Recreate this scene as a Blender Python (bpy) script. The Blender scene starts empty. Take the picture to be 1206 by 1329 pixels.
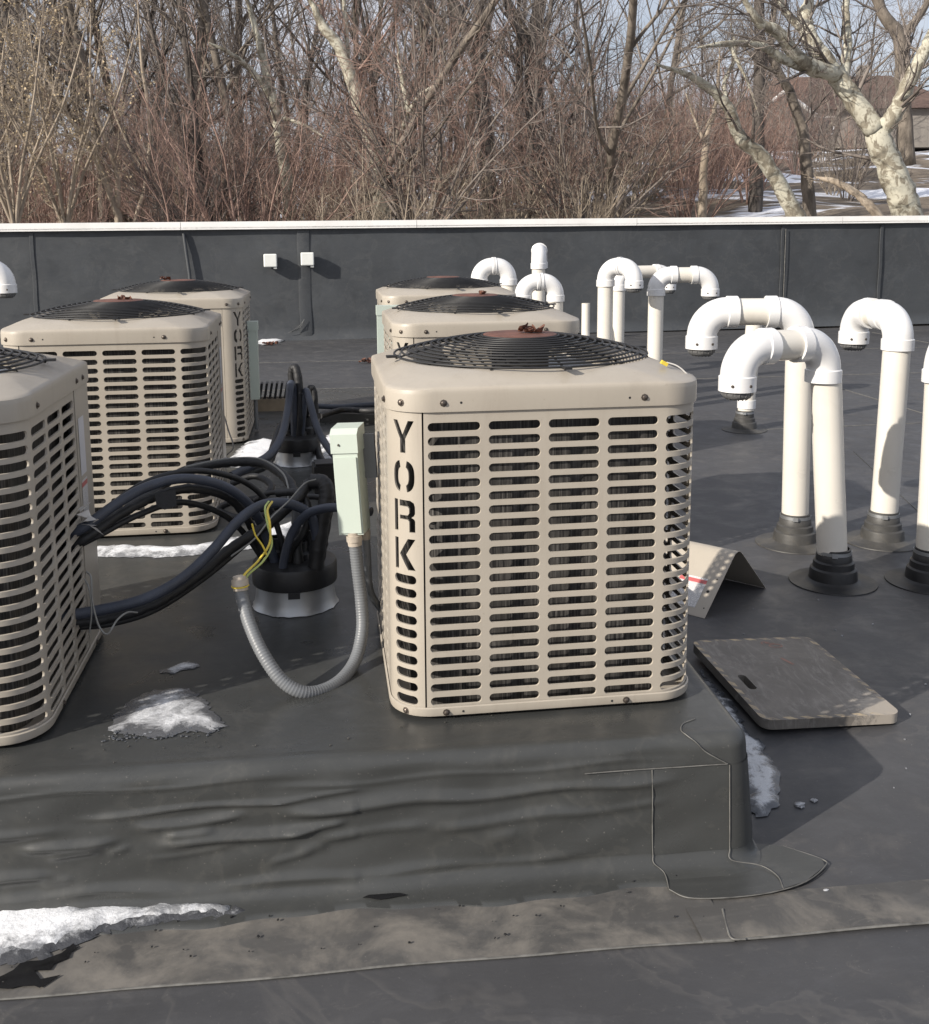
import bpy, bmesh, math, random
import numpy as np
from mathutils import Vector, Matrix
from mathutils.geometry import delaunay_2d_cdt
PI = math.pi
R = math.radians

# ------------------------------------------------------------------ camera, sky, sun, exposure
scene = bpy.context.scene
COL = scene.collection
cam_data = bpy.data.cameras.new('camera')
cam = bpy.data.objects.new('camera', cam_data)
COL.objects.link(cam)
LENS, SHIFT = (40.299, -0.12811)
cam_data.sensor_fit = 'HORIZONTAL'
cam_data.sensor_width = 36.0
cam_data.lens = LENS
cam_data.shift_y = SHIFT
cam_data.clip_start = 0.05
cam_data.clip_end = 1500
cam.matrix_world = Matrix.Translation((0, 0, 1.44)) @ Matrix([[0.990508, 0.027681, -0.13464], [-0.137301, 0.152785, -0.978675], [-0.00652, 0.987872, 0.155136]]).to_4x4()
scene.camera = cam

SUN_AZ, SUN_EL = 28.5, 26.0          # direction the light travels (degrees from +X) and height
world = bpy.data.worlds.new('World')
scene.world = world
world.use_nodes = True
wn = world.node_tree.nodes
wl = world.node_tree.links
wn.clear()
sky = wn.new('ShaderNodeTexSky')
sky.sky_type = 'NISHITA'
sky.sun_disc = False
sky.sun_elevation = R(SUN_EL)
sky.sun_rotation = R(270 - SUN_AZ)
sky.air_density = 1.0
sky.dust_density = 2.0
sky.ozone_density = 1.5
bg = wn.new('ShaderNodeBackground')
bg.inputs['Strength'].default_value = 0.075
wo = wn.new('ShaderNodeOutputWorld')
tcw = wn.new('ShaderNodeTexCoord')
cn = wn.new('ShaderNodeTexNoise'); cn.inputs['Scale'].default_value = 3.0; cn.inputs['Detail'].default_value = 6
mpw = wn.new('ShaderNodeMapping'); mpw.inputs['Scale'].default_value = (1, 1, 2.5)
wl.new(tcw.outputs['Generated'], mpw.inputs[0]); wl.new(mpw.outputs[0], cn.inputs['Vector'])
crp = wn.new('ShaderNodeValToRGB'); crp.color_ramp.elements[0].position = 0.35; crp.color_ramp.elements[1].position = 0.65
crp.color_ramp.elements[0].color = (.4, .4, .4, 1); crp.color_ramp.elements[1].color = (.9, .9, .9, 1)
wl.new(cn.outputs['Fac'], crp.inputs[0])
mxw = wn.new('ShaderNodeMix'); mxw.data_type = 'RGBA'
wl.new(crp.outputs[0], mxw.inputs[0]); wl.new(sky.outputs[0], mxw.inputs[6]); mxw.inputs[7].default_value = (9.6, 9.9, 11.0, 1)
wl.new(mxw.outputs[2], bg.inputs[0])
wl.new(bg.outputs[0], wo.inputs[0])

sun_data = bpy.data.lights.new('sun', 'SUN')
sun_data.energy = 5.0
sun_data.angle = R(0.5)
sun_data.color = (1.0, 0.93, 0.83)
sun = bpy.data.objects.new('sun', sun_data)
COL.objects.link(sun)
ld = Vector((math.cos(R(SUN_AZ)) * math.cos(R(SUN_EL)), math.sin(R(SUN_AZ)) * math.cos(R(SUN_EL)), -math.sin(R(SUN_EL))))
sun.rotation_euler = ld.to_track_quat('-Z', 'Y').to_euler()
sun.location = (-6, -5, 6)

scene.view_settings.view_transform = 'Standard'
scene.view_settings.look = 'None'
scene.view_settings.gamma = 1.0
scene.view_settings.use_curve_mapping = False
scene.view_settings.exposure = 0.30
scene.cycles.max_bounces = 6
scene.cycles.transparent_max_bounces = 4

rng = random.Random(7)

# ------------------------------------------------------------------ object helpers
def tag(o, label=None, cat=None, group=None, kind=None):
    if label: o['label'] = label
    if cat: o['category'] = cat
    if group: o['group'] = group
    if kind: o['kind'] = kind
    return o

def thing(name, label, cat, loc=(0, 0, 0), rz=0.0, group=None):
    o = bpy.data.objects.new(name, None)
    o.empty_display_size = 0.1
    COL.objects.link(o)
    o.location = loc
    o.rotation_euler = (0, 0, rz)
    return tag(o, label, cat, group)

def link_mesh(name, me, parent=None, loc=None):
    o = bpy.data.objects.new(name, me)
    COL.objects.link(o)
    if parent is not None: o.parent = parent
    if loc is not None: o.location = loc
    return o

def copy_tree(o, parent=None):
    c = o.copy()
    COL.objects.link(c)
    if parent is not None: c.parent = parent
    for ch in [k for k in ALLCH.get(o.name, [])]:
        copy_tree(ch, c)
    return c

ALLCH = {}
def refresh_children():
    ALLCH.clear()
    for o in bpy.data.objects:
        if o.parent is not None:
            ALLCH.setdefault(o.parent.name, []).append(o)

class MB:
    """collects faces of one mesh"""
    def __init__(self):
        self.v = []; self.f = []; self.mi = []; self.cur = 0
    def add(self, vs, fs):
        b = len(self.v)
        self.v.extend([tuple(p) for p in vs])
        for f in fs:
            self.f.append(tuple(i + b for i in f)); self.mi.append(self.cur)
    def box(self, c, s, rot=None):
        hx, hy, hz = s[0] / 2, s[1] / 2, s[2] / 2
        vs = [Vector((x, y, z)) for x in (-hx, hx) for y in (-hy, hy) for z in (-hz, hz)]
        if rot is not None: vs = [rot @ p for p in vs]
        vs = [p + Vector(c) for p in vs]
        self.add(vs, [(0, 1, 3, 2), (4, 6, 7, 5), (0, 4, 5, 1), (2, 3, 7, 6), (0, 2, 6, 4), (1, 5, 7, 3)])
        return self
    def tube(self, path, rad, seg=10, caps=True):
        pts = [Vector(p) for p in path]
        n = len(pts)
        rads = rad if hasattr(rad, '__len__') else [rad] * n
        t0 = (pts[1] - pts[0]).normalized()
        ref = Vector((0, 0, 1)) if abs(t0.z) < 0.9 else Vector((1, 0, 0))
        nx = t0.cross(ref).normalized()
        vs = []; fs = []
        for i in range(n):
            if i == 0: t = t0
            elif i == n - 1: t = (pts[i] - pts[i - 1]).normalized()
            else: t = (pts[i + 1] - pts[i - 1]).normalized()
            nx = (nx - t * nx.dot(t)).normalized()
            ny = t.cross(nx)
            for k in range(seg):
                a = 2 * PI * k / seg
                vs.append(pts[i] + (nx * math.cos(a) + ny * math.sin(a)) * rads[i])
        for i in range(n - 1):
            for k in range(seg):
                k2 = (k + 1) % seg
                fs.append((i * seg + k, i * seg + k2, (i + 1) * seg + k2, (i + 1) * seg + k))
        if caps:
            fs.append(tuple(range(seg))[::-1])
            fs.append(tuple((n - 1) * seg + k for k in range(seg)))
        self.add(vs, fs)
        return self
    def lathe(self, prof, seg=32, c=(0, 0, 0)):
        vs = []; fs = []
        for (r, z) in prof:
            for k in range(seg):
                a = 2 * PI * k / seg
                vs.append((c[0] + r * math.cos(a), c[1] + r * math.sin(a), c[2] + z))
        for i in range(len(prof) - 1):
            for k in range(seg):
                k2 = (k + 1) % seg
                fs.append((i * seg + k, i * seg + k2, (i + 1) * seg + k2, (i + 1) * seg + k))
        self.add(vs, fs)
        return self
    def build(self, name, mats, parent=None, smooth=True, sharp=40, loc=None):
        me = bpy.data.meshes.new(name)
        me.from_pydata(self.v, [], self.f)
        if not isinstance(mats, (list, tuple)): mats = [mats]
        for m in mats: me.materials.append(m)
        if len(mats) > 1:
            me.polygons.foreach_set('material_index', self.mi)
        if smooth:
            me.polygons.foreach_set('use_smooth', [True] * len(me.polygons))
            try: me.set_sharp_from_angle(angle=R(sharp))
            except Exception: pass
        me.update()
        return link_mesh(name, me, parent, loc)

def spline(pts, n=10):
    P = [Vector(p) for p in pts]
    P = [P[0] * 2 - P[1]] + P + [P[-1] * 2 - P[-2]]
    out = []
    for i in range(1, len(P) - 2):
        p0, p1, p2, p3 = P[i - 1], P[i], P[i + 1], P[i + 2]
        for k in range(n):
            t = k / n
            out.append(0.5 * ((2 * p1) + (p2 - p0) * t + (2 * p0 - 5 * p1 + 4 * p2 - p3) * t * t + (3 * p1 - p0 - 3 * p2 + p3) * t ** 3))
    out.append(P[-2])
    return out

def inside(pt, poly):
    x, y = pt; c = False; n = len(poly); j = n - 1
    for i in range(n):
        xi, yi = poly[i]; xj, yj = poly[j]
        if (yi > y) != (yj > y) and x < (xj - xi) * (y - yi) / (yj - yi) + xi: c = not c
        j = i
    return c

def cdt_region(outer, holes, extra=()):
    """triangulate a polygon with holes; returns 2D verts, tris, boundary loops as vertex indices"""
    vs = []; es = []
    for loop in [outer] + list(holes):
        b = len(vs); n = len(loop)
        vs += [Vector(p) for p in loop]
        es += [(b + i, b + (i + 1) % n) for i in range(n)]
    vs += [Vector(p) for p in extra if inside(p, outer) and not any(inside(p, h) for h in holes)]
    r = delaunay_2d_cdt(vs, es, [], 0, 1e-7)
    V = [tuple(p) for p in r[0]]
    T = []
    for t in r[2]:
        cx = sum(V[i][0] for i in t) / 3; cy = sum(V[i][1] for i in t) / 3
        if inside((cx, cy), outer) and not any(inside((cx, cy), h) for h in holes):
            a, b2, c2 = (V[i] for i in t)
            if (b2[0] - a[0]) * (c2[1] - a[1]) - (b2[1] - a[1]) * (c2[0] - a[0]) < 0: t = t[::-1]
            T.append(tuple(t))
    return V, T

def dist_poly(p, poly):
    best = 1e9; px, py = p; n = len(poly)
    for i in range(n):
        ax, ay = poly[i]; bx, by = poly[(i + 1) % n]
        dx, dy = bx - ax, by - ay
        t = max(0, min(1, ((px - ax) * dx + (py - ay) * dy) / (dx * dx + dy * dy + 1e-12)))
        best = min(best, math.hypot(px - ax - t * dx, py - ay - t * dy))
    return best

# ------------------------------------------------------------------ materials
def nodes_of(name):
    m = bpy.data.materials.new(name); m.use_nodes = True
    nt = m.node_tree
    return m, nt, nt.nodes['Principled BSDF']

def N(nt, typ, **kw):
    n = nt.nodes.new(typ)
    for k, v in kw.items():
        if k in n.inputs: n.inputs[k].default_value = v
        else: setattr(n, k, v)
    return n

def coord(nt, kind='Object'):
    if kind == 'World':
        return nt.nodes.new('ShaderNodeNewGeometry').outputs['Position']
    return nt.nodes.new('ShaderNodeTexCoord').outputs[kind]

def noise(nt, co, scale, detail=4, rough=0.55, dist=0.0, stretch=None):
    n = N(nt, 'ShaderNodeTexNoise', Scale=scale, Detail=detail, Roughness=rough, Distortion=dist)
    if stretch:
        mp = N(nt, 'ShaderNodeMapping'); mp.inputs['Scale'].default_value = stretch
        nt.links.new(co, mp.inputs[0]); co = mp.outputs[0]
    nt.links.new(co, n.inputs['Vector'])
    return n.outputs['Fac']

def ramp(nt, fac, stops):
    r = nt.nodes.new('ShaderNodeValToRGB')
    el = r.color_ramp.elements
    while len(el) < len(stops): el.new(0.5)
    for e, (p, c) in zip(el, stops):
        e.position = p
        e.color = (*c, 1) if hasattr(c, '__len__') else (c, c, c, 1)
    nt.links.new(fac, r.inputs[0])
    return r.outputs[0]

def mix(nt, fac, a, b):
    m = nt.nodes.new('ShaderNodeMix'); m.data_type = 'RGBA'
    for sock, v in ((m.inputs[0], fac), (m.inputs[6], a), (m.inputs[7], b)):
        if hasattr(v, 'links') or hasattr(v, 'is_linked'): nt.links.new(v, sock)
        elif hasattr(v, '__len__'): sock.default_value = (*v, 1)
        else: sock.default_value = v
    return m.outputs[2]

def bump(nt, h, bs, strength=0.3, dist=0.01):
    b = N(nt, 'ShaderNodeBump', Strength=strength, Distance=dist)
    nt.links.new(h, b.inputs['Height'])
    nt.links.new(b.outputs[0], bs.inputs['Normal'])

def simple(name, col, rough=0.5, metal=0.0, var=0.15, scale=12, kind='Object', bmp=0.0, bscale=80, dirt=None, dirt_amt=0.5, spec=None):
    m, nt, bs = nodes_of(name)
    co = coord(nt, kind)
    n1 = noise(nt, co, scale, 5)
    lo = tuple(c * (1 - var) for c in col); hi = tuple(min(1, c * (1 + var)) for c in col)
    c = ramp(nt, n1, [(0.3, lo), (0.7, hi)])
    if dirt:
        n2 = noise(nt, co, scale * 0.6, 6, 0.7, 0.5)
        f = ramp(nt, n2, [(0.5, 0.0), (0.75, dirt_amt)])
        c = mix(nt, f, c, dirt)
    nt.links.new(c, bs.inputs['Base Color'])
    r = ramp(nt, n1, [(0.2, max(0.02, rough - 0.08)), (0.8, min(1, rough + 0.08))])
    nt.links.new(r, bs.inputs['Roughness'])
    bs.inputs['Metallic'].default_value = metal
    if spec is not None: bs.inputs['Specular IOR Level'].default_value = spec
    if bmp:
        bump(nt, noise(nt, co, bscale, 3), bs, bmp, 0.003)
    return m

def membrane(name, base, dust, dust_lo, dust_hi, rough=0.5, bmp=0.25, amt=0.8, stain=1.0):
    m, nt, bs = nodes_of(name)
    co = coord(nt, 'World')
    big = noise(nt, co, 0.9, 5, 0.6)
    mid = noise(nt, co, 6.0, 6, 0.65, 0.4)
    fine = noise(nt, co, 90.0, 3, 0.6)
    c = ramp(nt, big, [(0.3, tuple(k * 0.82 for k in base)), (0.7, tuple(k * 1.2 for k in base))])
    f2 = ramp(nt, mid, [(dust_lo, 0.0), (dust_hi, amt)])
    c = mix(nt, f2, c, dust)
    streak = noise(nt, co, 2.2, 6, 0.7, 1.2, (1, 3.2, 1))
    f3 = ramp(nt, streak, [(0.52, 0.0), (0.78, 0.35)])
    c = mix(nt, f3, c, tuple(k * 1.9 for k in base))
    pud = noise(nt, co, 1.7, 5, 0.62, 0.5)
    c = mix(nt, ramp(nt, pud, [(0.50, 0.0), (0.535, 0.30 * stain), (0.545, 0.0), (0.66, 0.10 * stain)]), c, tuple(0.6 * a + 0.4 * b for a, b in zip(dust, base)))
    sm = noise(nt, co, 11.0, 7, 0.72, 1.4, (1, 2.0, 1))
    c = mix(nt, ramp(nt, sm, [(0.60, 0.0), (0.76, 0.42 * stain)]), c, dust)
    dk = noise(nt, co, 3.3, 5, 0.6, 0.8)
    c = mix(nt, ramp(nt, dk, [(0.58, 0.0), (0.72, 0.40 * stain)]), c, tuple(k * 0.55 for k in base))
    sp = ramp(nt, noise(nt, co, 160, 2, 0.5), [(0.70, 0.0), (0.75, 0.28)])
    c = mix(nt, sp, c, (0.26, 0.24, 0.22))
    nt.links.new(c, bs.inputs['Base Color'])
    rr = ramp(nt, mid, [(0.3, rough - 0.1), (0.7, min(1, rough + 0.2))])
    nt.links.new(rr, bs.inputs['Roughness'])
    ad = nt.nodes.new('ShaderNodeMath'); ad.operation = 'MULTIPLY_ADD'
    nt.links.new(fine, ad.inputs[0]); ad.inputs[1].default_value = 0.12
    nt.links.new(noise(nt, co, 5.0, 4, 0.55, 0.6, (1, 2.2, 2.2)), ad.inputs[2])
    bump(nt, ad.outputs[0], bs, bmp, 0.012)
    return m

def bark(name, a, b, scale=6, patch=None, kind='Object', rough=0.9):
    m, nt, bs = nodes_of(name)
    co = coord(nt, kind)
    n1 = noise(nt, co, scale, 6, 0.7, 0.3, (1, 1, 0.35))
    c = ramp(nt, n1, [(0.35, a), (0.65, b)])
    if patch:
        n2 = noise(nt, co, scale * 0.5, 5, 0.65, 0.8)
        f = ramp(nt, n2, [(patch[1], 0.0), (patch[1] + 0.06, 1.0)])
        c = mix(nt, f, c, patch[0])
        n3 = noise(nt, co, scale * 1.3, 4, 0.6, 0.5)
        f = ramp(nt, n3, [(0.56, 0.0), (0.66, 0.6)])
        c = mix(nt, f, c, patch[2])
    nt.links.new(c, bs.inputs['Base Color'])
    bs.inputs['Roughness'].default_value = rough
    bs.inputs['Specular IOR Level'].default_value = 0.2
    bump(nt, n1, bs, 0.6, 0.02)
    return m

def snowmat(name, col, dark, lo, hi, rough=0.5, scale=14, fine=120):
    m, nt, bs = nodes_of(name)
    co = coord(nt, 'World')
    n1 = noise(nt, co, scale, 8, 0.75, 0.6)
    at_ = N(nt, 'ShaderNodeAttribute'); at_.attribute_name = 'rim'
    ma = nt.nodes.new('ShaderNodeMath'); ma.operation = 'MULTIPLY_ADD'
    nt.links.new(at_.outputs['Fac'], ma.inputs[0]); ma.inputs[1].default_value = .30
    ms = nt.nodes.new('ShaderNodeMath'); ms.operation = 'SUBTRACT'; nt.links.new(n1, ms.inputs[0]); ms.inputs[1].default_value = .17
    nt.links.new(ms.outputs[0], ma.inputs[2]); n1 = ma.outputs[0]
    gr_ = noise(nt, co, 260, 2, .6)
    f = ramp(nt, n1, [(lo, 0.0), (hi, 1.0)])
    c = mix(nt, f, dark, col)
    c = mix(nt, ramp(nt, gr_, [(.55, 0.0), (.7, .35)]), c, dark)
    nt.links.new(c, bs.inputs['Base Color'])
    r = ramp(nt, n1, [(lo, 0.18), (hi, rough)])
    nt.links.new(r, bs.inputs['Roughness'])
    bump(nt, noise(nt, co, fine, 4, 0.7), bs, 0.4, 0.005)
    return m

M = {}
M['roof'] = membrane('roof_membrane', (0.051, 0.051, 0.054), (0.15, 0.14, 0.13), 0.56, 0.82, 0.50, 0.14, 0.5)
M['curb'] = membrane('curb_membrane', (0.044, 0.0455, 0.0445), (0.15, 0.142, 0.125), 0.62, 0.86, 0.30, 0.10, 0.26, 0.45)
M['flash'] = membrane('flashing_membrane', (0.068, 0.066, 0.064), (0.20, 0.182, 0.158), 0.44, 0.66, 0.6, 0.10, 0.75)
M['wallm'] = membrane('wall_membrane', (0.042, 0.046, 0.051), (0.10, 0.10, 0.10), 0.64, 0.9, 0.5, 0.16, 0.35)
M['sealant'] = simple('seam_sealant', (0.115, 0.112, 0.105), 0.6, var=0.4, scale=30, kind='World')
M['coping'] = simple('coping_metal', (0.82, 0.81, 0.79), 0.4, var=0.04, scale=3, kind='World', dirt=(0.5, 0.48, 0.45), dirt_amt=0.3)
M['beige'] = simple('beige_enamel', (0.375, 0.337, 0.283), 0.38, var=0.05, scale=5, bmp=0.05, bscale=300, dirt=(0.34, 0.29, 0.24), dirt_amt=0.28)
def streak_beige():
    m = M['beige']; nt = m.node_tree; bs = nt.nodes['Principled BSDF']
    src = bs.inputs['Base Color'].links[0].from_socket
    co = coord(nt, 'World')
    f = ramp(nt, noise(nt, co, 9, 6, .7, .3, (3.2, 3.2, .35)), [(.52, 0.0), (.8, .38)])
    c = mix(nt, f, src, (.27, .235, .19))
    g = ramp(nt, noise(nt, co, 55, 3, .6), [(.68, 0.0), (.76, .35)])
    nt.links.new(mix(nt, g, c, (.24, .20, .16)), bs.inputs['Base Color'])
streak_beige()
M['wire'] = simple('black_wire', (0.016, 0.016, 0.017), 0.5, var=0.2, scale=20)
M['rust'] = simple('rusty_plate', (0.13, 0.058, 0.042), 0.6, var=0.35, scale=18, bmp=0.2, dirt=(0.05, 0.03, 0.025), dirt_amt=0.7)
M['leaf'] = simple('dry_leaf', (0.13, 0.055, 0.035), 0.7, var=0.4, scale=30)
M['dark'] = simple('dark_interior', (0.012, 0.012, 0.013), 0.7, var=0.2)
M['screw'] = simple('zinc_screw', (0.12, 0.10, 0.085), 0.4, 0.7, var=0.3, scale=60)
M['pvc'] = simple('white_pvc', (0.66, 0.625, 0.56), 0.32, var=0.03, scale=4, dirt=(0.50, 0.45, 0.37), dirt_amt=0.4)
M['pvcfit'] = simple('white_pvc_fitting', (0.70, 0.695, 0.69), 0.28, var=0.02, scale=4, dirt=(0.56, 0.54, 0.50), dirt_amt=0.3)
M['screen'] = simple('grey_mesh_screen', (0.16, 0.16, 0.16), 0.5, 0.3, var=0.3, scale=200)
M['boot'] = simple('grey_rubber_boot', (0.055, 0.053, 0.05), 0.55, var=0.3, scale=9, bmp=0.2, dirt=(0.13, 0.115, 0.09), dirt_amt=0.6)
M['bootdk'] = simple('black_rubber', (0.016, 0.016, 0.017), 0.45, var=0.3, scale=12, bmp=0.2)
M['hose'] = simple('blue_black_insulation', (0.040, 0.047, 0.066), 0.5, var=0.25, scale=15, bmp=0.3, bscale=160)
M['hoseblk'] = simple('black_insulation', (0.013, 0.013, 0.014), 0.55, var=0.4, scale=20, bmp=0.6, bscale=60)
M['conduit'] = simple('grey_conduit', (0.15, 0.158, 0.168), 0.42, var=0.08, scale=10)
M['fitting'] = simple('tan_fitting', (0.42, 0.37, 0.31), 0.5, var=0.15, scale=40)
M['alu'] = simple('aluminium', (0.40, 0.41, 0.42), 0.42, 0.8, var=0.12, scale=8, dirt=(0.4, 0.4, 0.4), dirt_amt=0.4)
M['boxgreen'] = simple('pale_green_enamel', (0.47, 0.53, 0.475), 0.4, var=0.03, scale=4)
M['yellow'] = simple('yellow_wire', (0.62, 0.48, 0.06), 0.4, var=0.1)
M['green'] = simple('green_wire', (0.42, 0.50, 0.16), 0.4, var=0.1)
M['whitewire'] = simple('white_wire', (0.6, 0.58, 0.55), 0.5, var=0.1)
M['greywire'] = simple('grey_wire', (0.2, 0.2, 0.19), 0.5, var=0.1)
M['whitebox'] = simple('white_plastic', (0.70, 0.71, 0.68), 0.4, var=0.04)
M['wood'] = simple('weathered_wood', (0.26, 0.21, 0.15), 0.8, var=0.3, scale=9, bmp=0.3)
M['snow'] = snowmat('packed_snow', (0.80, 0.81, 0.83), (0.20, 0.205, 0.215), 0.32, 0.52, 0.6)
M['slush'] = snowmat('grey_slush', (0.66, 0.67, 0.69), (0.085, 0.087, 0.093), 0.40, 0.66, 0.5, 11)
M['ice'] = snowmat('grey_ice', (0.52, 0.54, 0.57), (0.08, 0.085, 0.095), 0.42, 0.62, 0.35, 20, 70)
M['slushdk'] = snowmat('dark_slush', (0.46, 0.47, 0.49), (0.06, 0.062, 0.068), 0.42, 0.66, 0.5, 22)
M['wet'] = simple('wet_membrane', (0.010, 0.010, 0.011), 0.12, var=0.3, scale=10)

def mat_coil():
    m, nt, bs = nodes_of('coil_fins')
    co = coord(nt)
    n = noise(nt, co, 9, 5, 0.7)
    st = noise(nt, co, 240, 2, 0.5, 0, (1, 1, 0.04))
    c = ramp(nt, st, [(0.35, (0.012, 0.012, 0.013)), (0.6, (0.085, 0.08, 0.075)), (0.75, (0.18, 0.17, 0.16))])
    f = ramp(nt, n, [(0.4, 0.0), (0.7, 0.6)])
    c = mix(nt, f, c, (0.05, 0.045, 0.04))
    nt.links.new(c, bs.inputs['Base Color'])
    bs.inputs['Roughness'].default_value = 0.55
    bs.inputs['Metallic'].default_value = 0.3
    return m
M['coil'] = mat_coil()

def mat_label(name, head):
    m, nt, bs = nodes_of(name)
    co = coord(nt, 'Generated')
    sep = nt.nodes.new('ShaderNodeSeparateXYZ'); nt.links.new(co, sep.inputs[0])
    w = N(nt, 'ShaderNodeTexWave', Scale=9.0); w.bands_direction = 'Z'
    w.inputs['Distortion'].default_value = 0.0
    nt.links.new(co, w.inputs[0])
    n = noise(nt, co, 40, 2, 0.5, 0, (1.0, 1.0, 0.35))
    lines = ramp(nt, w.outputs['Fac'], [(0.5, 0.0), (0.6, 1.0)])
    words = ramp(nt, n, [(0.42, 0.0), (0.5, 0.75)])
    mu = nt.nodes.new('ShaderNodeMath'); mu.operation = 'MULTIPLY'
    nt.links.new(lines, mu.inputs[0]); nt.links.new(words, mu.inputs[1])
    c = mix(nt, mu.outputs[0], (0.62, 0.61, 0.60), (0.16, 0.15, 0.16))
    hd = ramp(nt, sep.outputs[2], [(0.80, 0.0), (0.81, 1.0), (0.93, 1.0), (0.94, 0.0)])
    c = mix(nt, hd, c, head)
    nt.links.new(c, bs.inputs['Base Color'])
    bs.inputs['Roughness'].default_value = 0.35
    return m
M['label'] = mat_label('warning_label', (0.42, 0.10, 0.10))
M['blank'] = simple('pale_label', (0.52, 0.52, 0.55), 0.3, var=0.05)

# ------------------------------------------------------------------ SETTING: roof, building, parapet
def sheet(name, x0, x1, y0, y1, z, mat, parent=None, nx=1, ny=1, th=0.003, wob=0.0):
    mb = MB()
    vs = []; fs = []
    for j in range(ny + 1):
        for i in range(nx + 1):
            x = x0 + (x1 - x0) * i / nx; y = y0 + (y1 - y0) * j / ny
            if wob: y += wob * math.sin(x * 3.1 + y0) * 0.5 + wob * 0.5 * math.sin(x * 7.7)
            vs.append((x, y, z))
    W = nx + 1
    for j in range(ny):
        for i in range(nx):
            fs.append((j * W + i, j * W + i + 1, (j + 1) * W + i + 1, (j + 1) * W + i))
    b = len(vs)
    rim = [i for i in range(W)] + [j * W + nx for j in range(1, ny + 1)] + [ny * W + i for i in range(nx - 1, -1, -1)] + [j * W for j in range(ny - 1, 0, -1)]
    vs += [(vs[i][0], vs[i][1], z - th) for i in rim]
    n = len(rim)
    for k in range(n):
        k2 = (k + 1) % n
        fs.append((rim[k2], rim[k], b + k, b + k2))
    mb.add(vs, fs)
    return mb.build(name, mat, parent)

mb = MB(); mb.add([(-14, -6, 0), (20, -6, 0), (20, 14.7, 0), (-14, 14.7, 0)], [(0, 1, 2, 3)])
roof = tag(mb.build('flat_roof', M['roof']), kind='structure')
mb = MB(); mb.add([(-14, -6, -5), (20, -6, -5), (20, 15.2, -5), (-14, 15.2, -5), (-14, -6, -0.01), (20, -6, -0.01), (20, 15.2, -0.01), (-14, 15.2, -0.01)],
                  [(0, 1, 5, 4), (1, 2, 6, 5), (2, 3, 7, 6), (3, 0, 4, 7)])
bw = mb.build('building_wall', simple('pale_stucco', (0.42, 0.40, 0.36), 0.8, kind='World'))
tag(bw, kind='structure')

# lap seams of the roof membrane (narrow raised sheets with a bead along the edge)
def bead(name, pts, parent, r=0.004, mat=None):
    mb = MB()
    pp = spline(pts, 6)
    mb.tube(pp, r, 6)
    return mb.build(name, mat or M['sealant'], parent)

roof_seam_y = [9.55, 11.6]
for i, y in enumerate(roof_seam_y):
    sheet('membrane_lap', -13, 19, y, y + 0.16, 0.004, M['roof'], roof, 60, 1, 0.004, 0.01)
    bead('seam_sealant', [(x, y - 0.003 + 0.006 * math.sin(x * 2), 0.002) for x in range(-13, 20, 2)], roof, 0.004)
for i, (x, y0, y1) in enumerate(((4.7, 2.2, 9.5), (7.6, 3.0, 13.4))):
    mb = MB(); mb.box((x, (y0 + y1) / 2, 0.002), (0.14, y1 - y0, 0.004), None)
    o = mb.build('membrane_lap', M['roof'], roof)
    bead('seam_sealant', [(x - 0.072, y0 + (y1 - y0) * k / 8, 0.002) for k in range(9)], roof, 0.004)
bead('seam_sealant', [(2.62, 2.4, 0.001), (2.7, 3.2, 0.001), (2.9, 4.4, 0.001), (3.4, 6.2, 0.001)], roof, 0.003, M['curb'])
bead('seam_sealant', [(3.0, 7.0, 0.001), (4.2, 7.05, 0.001), (5.6, 7.1, 0.001), (8, 7.2, 0.001)], roof, 0.004)

# wide flashing strip along the platform foot: two sheets, one lapping the other
def strip_y(x):   # front seam line
    return 1.862 - 0.030 * x + 0.003 * math.sin(5 * x) + 0.002 * math.sin(13 * x)
def flashing(name, x0, x1, z, yback, nx):
    mb = MB(); vs = []; fs = []
    ys = 7
    for i in range(nx + 1):
        x = x0 + (x1 - x0) * i / nx
        yf = strip_y(x); yb = yback - 0.028 * x
        for j in range(ys + 1):
            t = j / ys
            wav = 0.0035 * (0.5 + 0.5 * math.sin(x * 6 + 2 * math.sin(x * 2.3) + t * 3)) * math.sin(PI * t)
            vs.append((x, yf + (yb - yf) * t, z * (1 - .85 * t ** 3) + wav * (1 - t)))
        vs.append((x, yf - 0.002, z - 0.004))
    W = ys + 2
    for i in range(nx):
        for j in range(ys):
            a = i * W + j
            fs.append((a, a + W, a + W + 1, a + 1))
        a = i * W
        fs.append((a + ys + 1, a + W + ys + 1, a + W, a))
    mb.add(vs, fs)
    return mb.build(name, M['flash'], roof)
flashing('flashing_strip', -4.5, 0.80, 0.0045, 2.13, 260)
flashing('flashing_strip', 0.735, 9.0, 0.0085, 2.00, 160)
bead('seam_sealant', [(x * 0.1, strip_y(x * 0.1) - 0.004, 0.004) for x in range(-45, 9)], roof, 0.0026)
bead('seam_sealant', [(0.735 + x * 0.1, strip_y(0.735 + x * 0.1) - 0.004, 0.006) for x in range(0, 80)], roof, 0.0028)
bead('seam_sealant', [(0.811, 1.921, 0.009), (0.797, 1.861, 0.009), (0.795, 1.83, 0.009), (0.821, 1.824, 0.009)], roof, 0.0022)

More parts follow.
